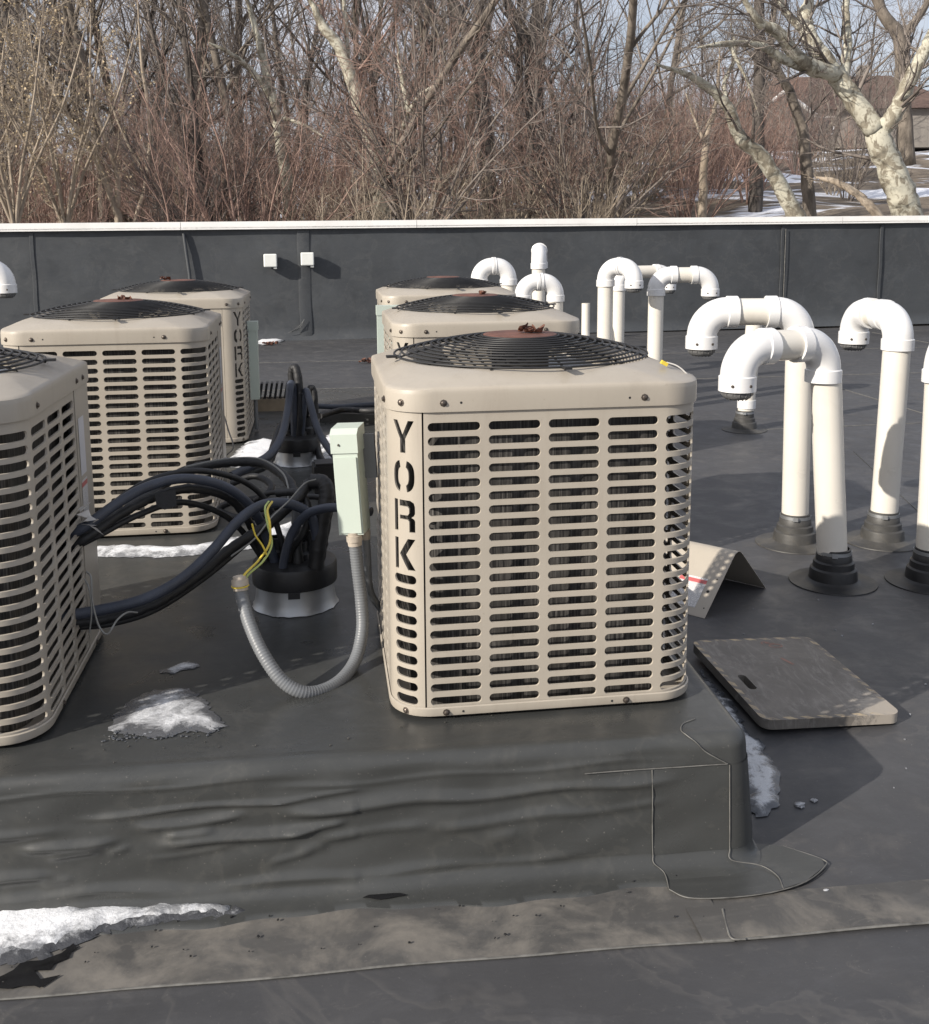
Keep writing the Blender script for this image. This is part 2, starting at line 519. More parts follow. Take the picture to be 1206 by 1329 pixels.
# equipment platform (raised curb wrapped in membrane)
PX1, PY0, PYAW = 0.942, 2.112, R(-1.5)
platform = thing('equipment_platform', 'long low dark membrane wrapped platform under the six beige air conditioners', 'roof platform', (PX1, PY0, 0), PYAW)
PROF = [(-0.045, .3000), (-0.040, .3003), (-0.03, .3010), (-0.022, .3012), (-0.014, .3000), (-0.007, .2965), (-0.001, .2900), (0.004, .2800), (0.0055, .2700)] + \
       [(0.0055 + 0.022 * k / 58, .2700 - .232 * k / 58) for k in range(1, 59)] + \
       [(0.033, .028), (0.041, .019), (0.052, .0125), (0.066, .009), (0.085, .007), (0.105, .0062), (0.107, .0)]
RC = 0.046
RIDGES = [(-1.2, -.60, .178, .013, .012), (-.66, -.47, .150, .012, .012), (-.60, -.50, .128, .010, .008), (-.85, -.60, .082, .014, .014), (-.52, -.10, .213, .007, .009), (-.14, .06, .222, .006, .006),
          (-.42, -.20, .184, .012, .012), (-.36, -.26, .160, .011, .011), (-.36, -.05, .143, .015, .018), (-.10, .02, .152, .010, .010), (-.48, -.44, .136, .010, .006),
          (-.10, .30, .196, .016, .020), (.22, .74, .202, .013, .015), (-.03, .20, .134, .014, .010), (.22, .52, .140, .015, .012), (.50, .74, .150, .012, .008), (-.08, -.02, .105, .014, .006), (.34, .40, .104, .018, .006), (-.14, -.05, .09, .01, .005),
          (-1.0, -.1, .262, .006, .005), (-.1, .72, .250, .007, .005), (-1.6, -1.1, .15, .014, .014), (-2.6, -1.7, .18, .014, .012),
          (-1.2, -.35, .040, .014, .011), (-.5, .15, .038, .014, .011), (.05, .55, .044, .013, .008), (-.40, -.22, .118, .008, .004), (-.62, -.56, .07, .012, .005)]
wrng = random.Random(3)
def wrinkle(x, z):
    d = 0.0
    for (a, b, zc, s, amp) in RIDGES:
        L = b - a
        t = (x - a) / L
        if -0.12 < t < 1.12:
            w = max(0.0, min(1.0, (t + 0.12) / 0.3, (1.12 - t) / 0.3)); w = w * w * (3 - 2 * w)
            zz = zc + 0.012 * (t - 0.5) + 0.004 * math.sin(x * 17 + zc * 90)
            q = (z - zz) / (s * .78)
            d += (0.72 if x < .05 else 0.46) * amp * w * (math.exp(-q * q * .8) if q > 0 else math.exp(-q * q * 1.15))
    d += 0.0016 * math.sin(x * 9 + z * 40) + 0.001 * math.sin(x * 23 - z * 70)
    return d
def outline(s):
    """platform edge: s<0 along the front (x = s), then the rounded corner, then back along the right side; returns point, normal"""
    if s < 0: return (s - RC, 0.0), (0, -1)
    arc = RC * PI / 2
    if s < arc:
        a = s / RC
        return (-RC + RC * math.sin(a), RC - RC * math.cos(a)), (math.sin(a), -math.cos(a))
    return (0.0, RC + s - arc), (1, 0)
def sweep(svals, prof, lift=0.0, wr=True):
    mb = MB(); vs = []; fs = []
    n = len(prof)
    for s in svals:
        (px, py), (nx, ny) = outline(s)
        for (o, z) in prof:
            side = max(0.0, min(1.0, (s + 0.03) / 0.09))
            if o > .028: o = .028 + (o - .028) * (1 - .86 * side)
            o2 = o + lift * (1 if z < 0.29 else 0.3); z2 = z + (lift if z > 0.26 or z < 0.03 else 0)
            if wr and s < 0.0 and 0.012 < z < 0.292:
                fade = min(1.0, max(0.0, (-s - 0.02) / 0.1))
                o2 += wrinkle(px + PX1, z) * fade
            elif wr and s > RC * 1.6 and 0.012 < z < 0.29:
                o2 += 0.004 * math.sin(s * 11 + z * 30)
            if z < 0.012 and o > 0.08 and s < -.03:
                o2 += 0.010 * math.sin(s * 9) + 0.005 * math.sin(s * 31)
            if o < -RC + 0.001 and 0 <= s <= RC * PI / 2:
                o2 = max(o2, -RC + 0.002)
            vs.append((px + nx * o2, py + ny * o2, z2))
    for i in range(len(svals) - 1):
        for j in range(n - 1):
            a = i * n + j
            fs.append((a, a + 1, a + n + 1, a + n))
    mb.add(vs, fs)
    return mb
S = [-5.0 + 0.05 * k for k in range(60)] + [-2.0 + 0.0085 * k for k in range(236)] + [RC * PI / 2 * k / 10 for k in range(0, 11)] + [RC * PI / 2 + 0.03 * k for k in range(1, 60)] + [RC * PI / 2 + 1.8 + 0.4 * k for k in range(0, 10)]
sweep(S, PROF).build('side_membrane', M['curb'], platform, True, 70)
mb = MB()
mb.add([(-6, 0.044, .3000), (-0.044, 0.044, .3000), (-0.044, 5.4, .3000), (-6, 5.4, .3000)], [(0, 1, 2, 3)])
mb.build('top_membrane', M['curb'], platform)
# corner reinforcement patches
S2 = [-0.185 + 0.185 * k / 20 for k in range(20)] + [RC * PI / 2 * k / 10 for k in range(0, 11)] + [RC * PI / 2 + 0.012 * k for k in range(1, 9)]
PP = [p for p in PROF if .034 < p[1] < 0.235]
sweep(S2, PP, 0.0018, True).build('corner_patch', M['curb'], platform, True, 70)
def on_curb(s, z, lift=0.004):
    (px, py), (nx, ny) = outline(s)
    o = 0
    for (a, b) in zip(PROF, PROF[1:]):
        if b[1] <= z <= a[1]:
            t = (a[1] - z) / max(1e-6, a[1] - b[1]); o = a[0] + (b[0] - a[0]) * t; break
    if s < 0: o += wrinkle(px + PX1, z) * min(1.0, max(0.0, (-s - 0.02) / 0.1))
    return (px + nx * (o + lift), py + ny * (o + lift), z)
bead('patch_seam', [on_curb(-0.185, z) for z in (.235, .19, .15, .11, .07, .04, .025)] + [(-0.212, -0.06, .0115), (-0.218, -0.115, .0095)], platform, 0.0012)
bead('patch_seam', [on_curb(-0.004, z) for z in (.235, .19, .15, .11, .07, .04, .02)] + [(0.012, -0.06, .012), (0.035, -0.10, .0108), (0.03, -0.145, .0095)], platform, 0.0012)
bead('patch_seam', [on_curb(s, .237) for s in (-0.34, -0.28, -0.2, -0.12, -0.06, -0.01)], platform, 0.0014)
bead('patch_seam', [(-0.10, 0.085, .3012), (-0.135, 0.065, .3012), (-0.15, 0.035, .3012), (-0.145, 0.010, .3012), on_curb(-0.082, .290), on_curb(-0.062, .27), on_curb(-0.034, .252), on_curb(-0.008, .237)], platform, 0.0014)
mb = MB()
pts = [(-.02, .03), (.03, .04), (.10, .02), (.165, -.045), (.158, -.075), (.09, -.125), (0, -.152), (-.10, -.158), (-.185, -.148), (-.218, -.115), (-.212, -.02), (-.02, -.02)]
pz = lambda y: .0032 + .0066 * max(0, min(1, -y / .09))
V, T = cdt_region(pts, [])
n = len(pts)
mb.add([(x, y, pz(y)) for x, y in V], T)
mb.add([(x, y, pz(y)) for x, y in pts] + [(x, y, pz(y) - .004) for x, y in pts], [((k + 1) % n, k, n + k, n + (k + 1) % n) for k in range(n)])
mb.build('corner_patch', M['curb'], platform, True, 30)
bead('patch_seam', [(x, y, pz(y) - .0010) for x, y in pts[2:10]], platform, 0.0014)

# parapet
PW_Y, PW_YAW = 14.0, R(1.5)
parapet = thing('parapet_wall', 'dark grey membrane clad parapet wall with a white metal coping along the far roof edge', 'wall', (0, PW_Y, 0), PW_YAW)
parapet.rotation_euler = (0, R(-.2), PW_YAW)
mb = MB(); vs = []; fs = []
NXW, NZW = 340, 18
for i in range(NXW + 1):
    x = -14 + 34 * i / NXW
    for j in range(NZW + 1):
        z = 1.485 * j / NZW
        d = 0.010 * math.sin(x * 1.3 + z) * math.sin(z * 2.2) + 0.004 * math.sin(x * 4.1 + 3 * z) + 0.05 * max(0, 1 - z / 0.1) ** 2
        vs.append((x, -d, z))
for i in range(NXW):
    for j in range(NZW):
        a = i * (NZW + 1) + j
        fs.append((a, a + NZW + 1, a + NZW + 2, a + 1))
mb.add(vs, fs)
mb.build('wall_membrane', M['wallm'], parapet, True, 80)
mb = MB(); mb.box((3, 0.18, 0.735), (34, 0.24, 1.47)); mb.build('wall_core', M['wallm'], parapet)
xs = [-14, -10.9, -7.85, -4.8, -1.75, 1.3, 4.35, 7.4, 10.45, 13.5, 16.55, 20]
for a, b in zip(xs, xs[1:]):
    mb = MB(); mb.box(((a + b) / 2, 0.14, 1.525), (b - a - 0.006, 0.42, 0.085)); mb.box(((a + b) / 2, -0.066, 1.482), (b - a - 0.006, 0.008, 0.03))
    mb.build('coping_panel', M['coping'], parapet)
def wall_seam(x, w, z0=0.05, z1=1.44, lean=0.0, d=0.0035):
    mb = MB()
    for k in range(14):
        za = z0 + (z1 - z0) * k / 14; zb = z0 + (z1 - z0) * (k + 1) / 14
        xa = x + lean * (za - z0) + 0.004 * math.sin(za * 9); xb = x + lean * (zb - z0) + 0.004 * math.sin(zb * 9)
        ya = -0.014 - d
        mb.add([(xa - w / 2, ya + d, za), (xa - w * 0.42, ya, za), (xa + w * 0.42, ya, za), (xa + w / 2, ya + d * 1.2, za),
                (xb - w / 2, ya + d, zb), (xb - w * 0.42, ya, zb), (xb + w * 0.42, ya, zb), (xb + w / 2, ya + d * 1.2, zb)],
               [(0, 1, 5, 4), (1, 2, 6, 5), (2, 3, 7, 6)])
    return mb.build('wall_lap', M['wallm'], parapet, True, 30)
for x, w, ln in ((-3.59, 0.05, 0), (-0.2, 0.16, 0.0), (6.53, 0.05, 0.0), (8.05, 0.05, 0), (-6.8, 0.05, 0)):
    wall_seam(x, w, 0.05, 1.445, ln)
bead('seam_sealant', [(6.56, -0.03, 0.1), (6.56, -0.036, 0.7), (6.56, -0.035, 1.4)], parapet, 0.006)
mb = MB(); mb.tube([(-1.72, -0.03, 1.42), (-1.70, -0.05, 1.2), (-1.67, -0.055, 0.9), (-1.66, -0.05, 0.5), (-1.66, -0.05, 0.05)], 0.022, 10)
mb.build('drip_tube', M['wallm'], parapet)
# gathered folds where the lap meets the roof
for k in range(3):
    mb = MB(); mb.tube([(-0.44 + 0.05 * k, -0.045, 0.10 + 0.015 * k), (-0.36 + 0.045 * k, -0.06, 0.14 + 0.02 * k), (-0.26 + 0.02 * k, -0.05, 0.22 + 0.03 * k)], 0.004, 6)
    mb.build('membrane_fold', M['wallm'], parapet)
sheet('membrane_lap', -12, 18, 13.5, 13.68, 0.006, M['roof'], roof, 40, 1, 0.006, 0.02)

# ------------------------------------------------------------------ terrain behind the building
HR = [(10, -4.0), (14.7, -3.0), (20, 0.7), (26, 1.85), (35, 2.9), (45, 4.2), (60, 5.9), (80, 7.2), (120, 8.0), (400, 9.0)]
HL = [(10, -4.0), (14.7, -3.0), (20, 0.2), (26, 1.15), (35, 1.6), (45, 1.9), (60, 2.4), (80, 3.0), (120, 4.0), (400, 6.0)]
def interp(tab, y):
    for (a, b) in zip(tab, tab[1:]):
        if y <= b[0]:
            t = max(0, (y - a[0]) / (b[0] - a[0])); return a[1] + (b[1] - a[1]) * t
    return tab[-1][1]
def terrain(x, y):
    u = x / max(y, 1.0)
    t = max(0, min(1, (u - 0.02) / 0.30)); t = t * t * (3 - 2 * t)
    h = interp(HL, y) * (1 - t) + interp(HR, y) * t
    return h + 0.12 * math.sin(x * 0.7 + y * 0.4) + 0.10 * math.sin(x * 0.31 - y * 0.9)
mb = MB(); vs = []; fs = []
tx = [-400, -250, -150, -100, -70] + [-50 + 1.25 * k for k in range(97)] + [90, 120, 180, 260, 400]
ty = [15.22 + 0.9 * k for k in range(60)] + [70, 76, 84, 95, 110, 140, 200, 300, 500]
for y in ty:
    for x in tx: vs.append((x, y, terrain(x, y)))
W = len(tx)
for j in range(len(ty) - 1):
    for i in range(W - 1): fs.append((j * W + i, j * W + i + 1, (j + 1) * W + i + 1, (j + 1) * W + i))
mb.add(vs, fs)
def mat_terrain():
    m, nt, bs = nodes_of('forest_floor')
    co = coord(nt, 'World')
    n1 = noise(nt, co, 0.9, 6, 0.7)
    c = ramp(nt, n1, [(0.3, (0.09, 0.072, 0.054)), (0.55, (0.17, 0.135, 0.10)), (0.75, (0.25, 0.205, 0.16))])
    n2 = noise(nt, co, 0.22, 5, 0.62, 0.4, (0.55, 1.5, 1))
    f = ramp(nt, n2, [(0.53, 0.0), (0.56, 1.0)])
    c = mix(nt, f, c, (0.74, 0.76, 0.82))
    nt.links.new(c, bs.inputs['Base Color'])
    bs.inputs['Roughness'].default_value = 0.9
    bump(nt, n1, bs, 0.5, 0.2)
    return m
tag(mb.build('hillside', mat_terrain(), None, True, 180), kind='structure')
# outer ground around the building so that the land goes on past the frame
mb = MB(); mb.add([(-400, -400, -5.0), (400, -400, -5.0), (400, 15.3, -5.0), (-400, 15.3, -5.0)], [(0, 1, 2, 3)])
tag(mb.build('ground', M['leaf']), kind='structure')
bpy.data.objects['ground'].data.materials[0] = bpy.data.materials['forest_floor']

# ------------------------------------------------------------------ trees
M['bark'] = bark('grey_brown_bark', (0.085, 0.073, 0.062), (0.24, 0.205, 0.17), 5)
M['barkdk'] = bark('dark_bark', (0.045, 0.039, 0.035), (0.135, 0.118, 0.105), 5)
M['syc'] = bark('mottled_bark', (0.15, 0.13, 0.10), (0.33, 0.30, 0.235), 7, ((0.47, 0.45, 0.37), 0.46, (0.19, 0.165, 0.13)))
M['twig'] = bark('grey_twig', (0.11, 0.094, 0.085), (0.26, 0.225, 0.20), 3)
M['twigred'] = bark('reddish_twig', (0.22, 0.145, 0.118), (0.40, 0.28, 0.235), 3)
M['twigtan'] = bark('tan_twig', (0.21, 0.17, 0.13), (0.46, 0.39, 0.31), 3)
M['twighaze'] = bark('hazed_twig', (0.13, 0.118, 0.122), (0.25, 0.228, 0.235), 2)  # distance haze put into the twig colour, no haze volume in the air
M['dryleaf'] = simple('pale_dry_leaf', (0.48, 0.38, 0.24), 0.8, var=0.4, scale=3)

def branch_path(rg, p, d, L, n, wander, up):
    pts = [p.copy()]; d = d.normalized(); st = L / n
    for i in range(n):
        d = (d + Vector((rg.gauss(0, wander), rg.gauss(0, wander), rg.gauss(0, wander) + up))).normalized()
        p = p + d * st
        pts.append(p.copy())
    return pts, d

def side_dir(rg, t, ang):
    ref = Vector((rg.gauss(0, 1), rg.gauss(0, 1), rg.gauss(0, 1)))
    s = (ref - t * ref.dot(t))
    if s.length < 1e-4: s = Vector((1, 0, 0))
    s.normalize()
    return (t * math.cos(ang) + s * math.sin(ang)).normalized()

def grow(rg, mbw, mbt, p, d, L, r, level, spec):
    """recursive limb; spec[level] = (segments, wander, up, children, child length factor, child angle, sides)"""
    n, wa, up, kids, clf, ang, sides = spec[level]
    pts, dd = branch_path(rg, p, d, L, n, wa, up)
    endr = 0.35 if level < len(spec) - 1 else 0.5
    rads = [r * (1 - (1 - endr) * i / n) for i in range(n + 1)]
    (mbw if level <= 1 else mbt).tube(pts, rads, sides, False)
    if level + 1 >= len(spec): return pts
    for k in range(kids):
        t = spec_start[level] + (1 - spec_start[level]) * (k + rg.random()) / kids
        t = min(t, 0.995)
        i = min(n - 1, int(t * n)); f = t * n - i
        q = pts[i].lerp(pts[i + 1], f)
        tang = (pts[i + 1] - pts[i]).normalized()
        rr = rads[i] * (1 - f) + rads[i + 1] * f
        grow(rg, mbw, mbt, q, side_dir(rg, tang, ang * rg.uniform(0.7, 1.3)), L * clf * rg.uniform(0.6, 1.25) * (1.15 - 0.5 * t), max(rr * rg.uniform(0.4, 0.62), rmin[0]), level + 1, spec)
    return pts
spec_start = [0.12, 0.15, 0.1, 0.1, 0.1]
rmin = [0.0034]

def proto_tree(seed, H=13, r=0.15, lean=0.1, start=0.12, limbs=13, ang=0.75, mt='bark', mw='twig', wander=0.06, dens=1.0):
    rg = random.Random(seed)
    w, t = MB(), MB()
    spec_start[0] = start
    spec = [(11, wander, 0.03, limbs, 0.34, ang, 8), (7, 0.13, 0.09, int(8 * dens), 0.46, 0.7, 5), (4, 0.16, 0.06, int(7 * dens), 0.5, 0.65, 4), (3, 0.18, 0.05, 0, 0.5, 0.6, 3)]
    d = Vector((rg.gauss(0, lean), rg.gauss(0, lean), 1))
    grow(rg, w, t, Vector((0, 0, -0.4)), d, H, r, 0, spec)
    return w, t

def proto_shrub(seed, H=4.0, stems=10, spread=0.45, r=0.03, kids=9, dens=7):
    rg = random.Random(seed)
    w, t = MB(), MB()
    spec_start[0] = 0.15
    spec = [(7, 0.08, 0.05, kids, 0.42, 0.6, 5), (4, 0.14, 0.08, dens, 0.42, 0.6, 4), (3, 0.16, 0.05, 0, 0.5, 0.6, 3)]
    for s in range(stems):
        a = 2 * PI * (s + rg.random()) / stems
        sp = spread * rg.uniform(0.3, 1.2)
        grow(rg, w, t, Vector((0.15 * math.cos(a), 0.15 * math.sin(a), -0.2)), Vector((math.cos(a) * sp, math.sin(a) * sp, 1)), H * rg.uniform(0.65, 1.1), r * rg.uniform(0.6, 1.2), 0, spec)
    return w, t

def mesh_of(mb, name, mat):
    me = bpy.data.meshes.new(name)
    me.from_pydata(mb.v, [], mb.f); me.materials.append(mat)
    me.polygons.foreach_set('use_smooth', [True] * len(me.polygons)); me.update()
    return me

TREES = []
for k, kw in enumerate([dict(H=13, r=.115, lean=.10, dens=1.25), dict(H=12, r=.09, lean=.22, limbs=14, dens=1.25), dict(H=14, r=.14, lean=.06, start=.22, ang=.65, dens=1.2),
                        dict(H=11, r=.08, lean=.15, dens=1.25, limbs=14, wander=.09), dict(H=13, r=.10, lean=.28, dens=1.2, wander=.10), dict(H=12, r=.08, lean=.08, start=.2, ang=.55, wander=.05)]):
    w, t = proto_tree(100 + k, mt='bark', **kw)
    mt_ = 'bark' if k % 2 == 0 else 'barkdk'
    TREES.append((mesh_of(w, 'bare_trunk', M[mt_]), mesh_of(t, 'bare_crown', M['twig'])))
rmin[0] = 0.0034
SHRUBS = []
for k, (kw, mt_) in enumerate([(dict(H=3.6, stems=12, spread=.75), 'twigred'), (dict(H=4.4, stems=10, spread=.7), 'twigred'), (dict(H=3.0, stems=14, spread=.7), 'twigtan'), (dict(H=4.8, stems=9, spread=.35, r=.035), 'twig')]):
    w, t = proto_shrub(300 + k, **kw)
    SHRUBS.append((mesh_of(w, 'shrub_stems', M[mt_]), mesh_of(t, 'shrub_twigs', M[mt_])))
w, t = proto_tree(555, H=12, r=.14, lean=.1, limbs=12)
FAR = []
for k in range(3):
    rmin[0] = 0.007
    w, t = proto_tree(560 + k, H=13, r=.16, lean=.12, start=.08, limbs=14, dens=0.9)
    b = len(w.v); w.v += t.v; w.f += [tuple(i + b for i in f) for f in t.f]
    FAR.append(mesh_of(w, 'far_tree', M['twighaze']))
rmin[0] = 0.0036

def put(kind_name, part_names, meshes, x, y, rz, sc, label, cat, group):
    e = thing(kind_name, label, cat, (x, y, terrain(x, y)), rz, group)
    e.scale = (sc, sc, sc)
    for nm, me in zip(part_names, meshes):
        q = link_mesh(nm, me, e)
        if nm in ('crown', 'twigs'): q['kind'] = 'stuff'
    return e

frng = random.Random(42)
used_xy = []
def free(x, y, dmin):
    for (a, b) in used_xy:
        if (a - x) ** 2 + (b - y) ** 2 < dmin * dmin: return False
    used_xy.append((x, y)); return True
# trees of the wood: dense on the left and centre, thinner to the right
cnt = 0; tries = 0
while cnt < 84 and tries < 6000:
    tries += 1
    y = 22.5 + 40 * frng.random() ** 1.25
    u = -0.42 + 0.98 * frng.random()
    if u > 0.30 and frng.random() < 0.86: continue
    if 0.235 < u <= 0.30 and frng.random() < 0.5: continue
    if 0.16 < u <= 0.30 and y > 36: continue
    x = u * y
    if 0.30 < u < 0.6 and y < 30: continue
    if not free(x, y, 1.25): continue
    k = frng.randrange(6)
    zone = 'left half' if u < 0.10 else ('middle' if u < 0.30 else 'right end')
    lab = {0: 'straight bare grey tree in the winter wood beyond the %s of the parapet', 1: 'leaning dark bare tree in the winter wood beyond the %s of the parapet', 2: 'stout bare grey tree in the winter wood beyond the %s of the parapet',
           3: 'crooked dark bare tree in the winter wood beyond the %s of the parapet', 4: 'slanting bare grey tree in the winter wood beyond the %s of the parapet', 5: 'slim upright dark bare tree in the winter wood beyond the %s of the parapet'}[k] % zone
    put('bare_tree', ('trunk', 'crown'), TREES[k], x, y, frng.random() * 6.28, frng.uniform(0.8, 1.15), lab, 'tree', lab.replace(' tree', ' trees', 1))
    cnt += 1
cnt = 0; tries = 0
while cnt < 128 and tries < 6000:
    tries += 1
    y = 20.5 + 22 * frng.random() ** 1.3
    u = -0.42 + 0.98 * frng.random()
    if u > 0.385 and (frng.random() < 0.62 or y < 26): continue
    if 0.30 < u <= 0.385 and (y < 25 or y > 36): continue
    if 0.08 < u < 0.20 and y < 25 and frng.random() < 0.7: continue
    x = u * y
    if not free(x, y, 0.75): continue
    k = frng.choices([0, 1, 2, 3], [3.6, 3.6, 3.2, 3] if u > -0.12 else [1.6, 1.2, 4.5, 4])[0]
    zone = 'left half' if u < 0.10 else ('middle' if u < 0.30 else 'right end')
    lab = ['twiggy reddish shrub in the undergrowth beyond the %s of the parapet', 'tall spreading reddish shrub beyond the %s of the parapet', 'low wide tan shrub in the undergrowth beyond the %s of the parapet', 'tall narrow grey shrub in the undergrowth beyond the %s of the parapet'][k] % zone
    put('bare_shrub', ('stems', 'twigs'), SHRUBS[k], x, y, frng.random() * 6.28, frng.uniform(0.6, 1.05), lab, 'shrub', lab.replace('shrub', 'shrubs', 1))
    cnt += 1
cnt = 0
while cnt < 48:
    y = 55 + 60 * frng.random(); u = -0.45 + 1.05 * frng.random()
    if u > 0.31 and (y < 80 or frng.random() < 0.5): continue
    x = u * y
    o = link_mesh('far_tree', FAR[frng.randrange(3)], None, (x, y, terrain(x, y) - 0.3))
    o.rotation_euler = (0, 0, frng.random() * 6.28); s = frng.uniform(0.7, 1.15) * (0.62 if u > 0.31 else 1.0); o.scale = (s, s, s)
    tag(o, 'bare tree with haze painted into its grey, far back in the wood on the rising ground', 'tree', 'far trees at the back of the wood')
    cnt += 1

# brush on the slope below the house
cnt = 0
while cnt < 34:
    y = 36 + 30 * frng.random(); u = 0.33 + 0.24 * frng.random() ** 1.3; x = u * y
    if u > .44 and y > 46 and frng.random() < .6: continue
    if not free(x, y, 1.1): continue
    k = frng.choice([0, 1, 3, 3])
    lab = ['twiggy reddish shrub on the snowy slope below the house', 'tall spreading reddish shrub on the snowy slope below the house', '', 'tall narrow grey shrub on the snowy slope below the house'][k]
    put('bare_shrub', ('stems', 'twigs'), SHRUBS[k], x, y, frng.random() * 6.28, frng.uniform(0.6, 0.9), lab, 'shrub', lab.replace('shrub', 'shrubs', 1))
    cnt += 1
cnt = 0
while cnt < 9:
    y = 42 + 26 * frng.random(); u = 0.34 + 0.22 * frng.random(); x = u * y
    if not free(x, y, 2.0): continue
    k = frng.choice([3, 5])
    lab = {3: 'crooked dark bare tree on the slope below the house', 5: 'slim upright dark bare tree on the slope below the house'}[k]
    put('bare_tree', ('trunk', 'crown'), TREES[k], x, y, frng.random() * 6.28, frng.uniform(0.6, 0.95), lab, 'tree', lab.replace(' tree', ' trees', 1))
    cnt += 1

# individually shaped trees
def feature_tree(label, limbs, mt, seed, twig='twig', kids=7, tw=1.0, clen=1.6, leaves=0, name='bare_tree', cat='tree'):
    """limbs: list of (points, r0, r1); first one is the trunk"""
    rg = random.Random(seed)
    base = Vector(limbs[0][0][0])
    root = thing(name, label, cat, base)
    t = MB()
    lv = MB()
    spec = [(5, 0.14, 0.06, 6, 0.5, 0.7, 4), (4, 0.16, 0.05, 5, 0.5, 0.65, 3), (3, 0.18, 0.05, 0, .5, .6, 3)]
    save = list(spec_start); spec_start[:3] = [0.15, 0.1, 0.1]
    for i, (pts, r0, r1) in enumerate(limbs):
        w = MB()
        pp = spline([Vector(p) - base for p in pts], 6)
        n = len(pp)
        pp = [p + Vector((rg.gauss(0, 1), rg.gauss(0, 1), 0)) * r0 * 0.06 for p in pp]
        rads = [(r0 + (r1 - r0) * k / (n - 1)) * rg.uniform(0.96, 1.04) * (1.0 if k < .8 * n or (i == 0 and r1 > .1) else 1 - .75 * (k / n - .8) / .2) for k in range(n)]
        w.tube(pp, rads, 9)
        w.build('trunk' if i == 0 else 'limb', M[mt], root, True, 180)
        for k in range(kids if i else max(2, kids // 2)):
            q = 0.3 + 0.7 * rg.random() if i == 0 else 0.1 + 0.9 * rg.random()
            j = min(n - 2, int(q * (n - 1)))
            tang = (pp[j + 1] - pp[j]).normalized()
            pth = grow2(rg, t, pp[j], side_dir(rg, tang, rg.uniform(0.5, 1.0)), clen * rg.uniform(0.5, 1.3), min(.045, max(0.007, rads[j] * 0.26)), 0, spec)
    o = t.build('crown', M[twig], root, True, 180); o['kind'] = 'stuff'
    if leaves:
        tv = t.v
        for k in range(leaves):
            p = Vector(tv[rg.randrange(len(tv))]); s = rg.uniform(0.014, 0.026)
            a = Vector((rg.gauss(0, 1), rg.gauss(0, 1), rg.gauss(0, 1))).normalized() * s
            b = Vector((rg.gauss(0, 1), rg.gauss(0, 1), rg.gauss(0, 1))).normalized() * s
            lv.add([p - a, p + b, p + a, p - b], [(0, 1, 2, 3)])
        o = lv.build('dry_leaves', M['dryleaf'], root, False); o['kind'] = 'stuff'
    spec_start[:] = save
    return root
def grow2(rg, mb, p, d, L, r, level, spec):
    return grow(rg, mb, mb, p, d, L, r, level, spec)

feature_tree('big pale mottled forked tree near the right edge, branches over the house', [
    ([(11.4, 19, 1.354), (11.157, 19, 1.912), (10.846, 19, 2.594), (10.524, 19, 3.266)], .31, .23),
    ([(10.526, 19, 3.237), (10.047, 19.1, 3.882), (9.654, 19.2, 4.411), (9.291, 19.4, 5.041), (9.245, 19.5, 5.408), (9.464, 19.6, 6.062)], .21, .11),
    ([(9.718, 19.1, 4.258), (8.828, 18.7, 4.462), (8.229, 18.4, 4.884), (7.775, 18.2, 5.022), (7.321, 18, 5.461)], .15, .06),
    ([(9.314, 19, 4.28), (8.411, 18.6, 4.467), (7.949, 18.4, 4.641), (7.212, 18, 4.614), (6.44, 17.6, 4.458)], .10, .04),
    ([(10.574, 19, 3.209), (10.753, 18.8, 3.502), (10.859, 18.7, 3.841), (10.981, 18.5, 4.367), (11.137, 18.4, 4.762), (11.258, 18.2, 5.33)], .17, .10),
    ([(9.131, 19.4, 5.177), (8.858, 19.5, 5.47), (8.745, 19.7, 5.927)], .09, .05),
    ([(9.929, 19.2, 4.176), (10.232, 19.7, 4.896), (10.325, 20, 5.527), (10.429, 20.2, 6.148)], .10, .06),
    ([(7.141, 18, 4.626), (7.324, 17.9, 4.226), (7.463, 17.8, 3.89), (7.58, 17.6, 3.351)], .04, .012),
], 'syc', 11, 'twig', 9, clen=1.5)
feature_tree('pale crooked tree leaning left, rising from the snow right of centre', [
    ([(10.068, 21, 1.49), (9.701, 21, 2.081), (9.161, 21, 2.867), (8.637, 20.9, 3.245), (8.296, 20.8, 3.845), (7.921, 20.7, 4.161), (7.358, 20.5, 4.424), (6.577, 20.3, 4.618)], .19, .06),
    ([(8.349, 20.8, 3.724), (8.356, 21.2, 4.352), (8.705, 21.5, 5.017), (8.606, 21.6, 5.649)], .06, .02),
], 'syc', 12, 'twig', 8)
feature_tree('thin grey tree with a wavy trunk just left of the big mottled tree', [
    ([(10.763, 22, 1.491), (10.647, 22, 2.442), (10.451, 22, 3.592), (10.154, 22, 4.319), (9.909, 22, 4.717), (9.766, 22.2, 5.305), (10.011, 22.4, 6.623)], .15, .06),
    ([(9.909, 22, 4.717), (9.432, 22, 4.917), (9.156, 22.2, 5.295)], .05, .02),
], 'bark', 13, 'twig', 8)
feature_tree('upright brown tree against the bright sky gap', [([(11.631, 27, 1.512), (11.624, 27, 3.375), (11.597, 27, 5.16), (11.512, 27, 7.865)], .20, .13), ([(11.597, 27, 5.16), (12.001, 27.3, 6.39), (12.14, 27.5, 7.8)], .08, .04)], 'barkdk', 14, 'twig', 7)
feature_tree('slim straight brown sapling at the left rim of the snow patch', [([(8.639, 23, 1.509), (8.64, 23, 2.659), (8.705, 23, 3.507), (8.897, 23, 4.264), (8.949, 23, 5.425)], .11, .03), ([(8.656, 23, 3.338), (8.369, 23, 3.925), (8.176, 23, 4.423)], .04, .015)], 'twigtan', 15, 'twig', 8)
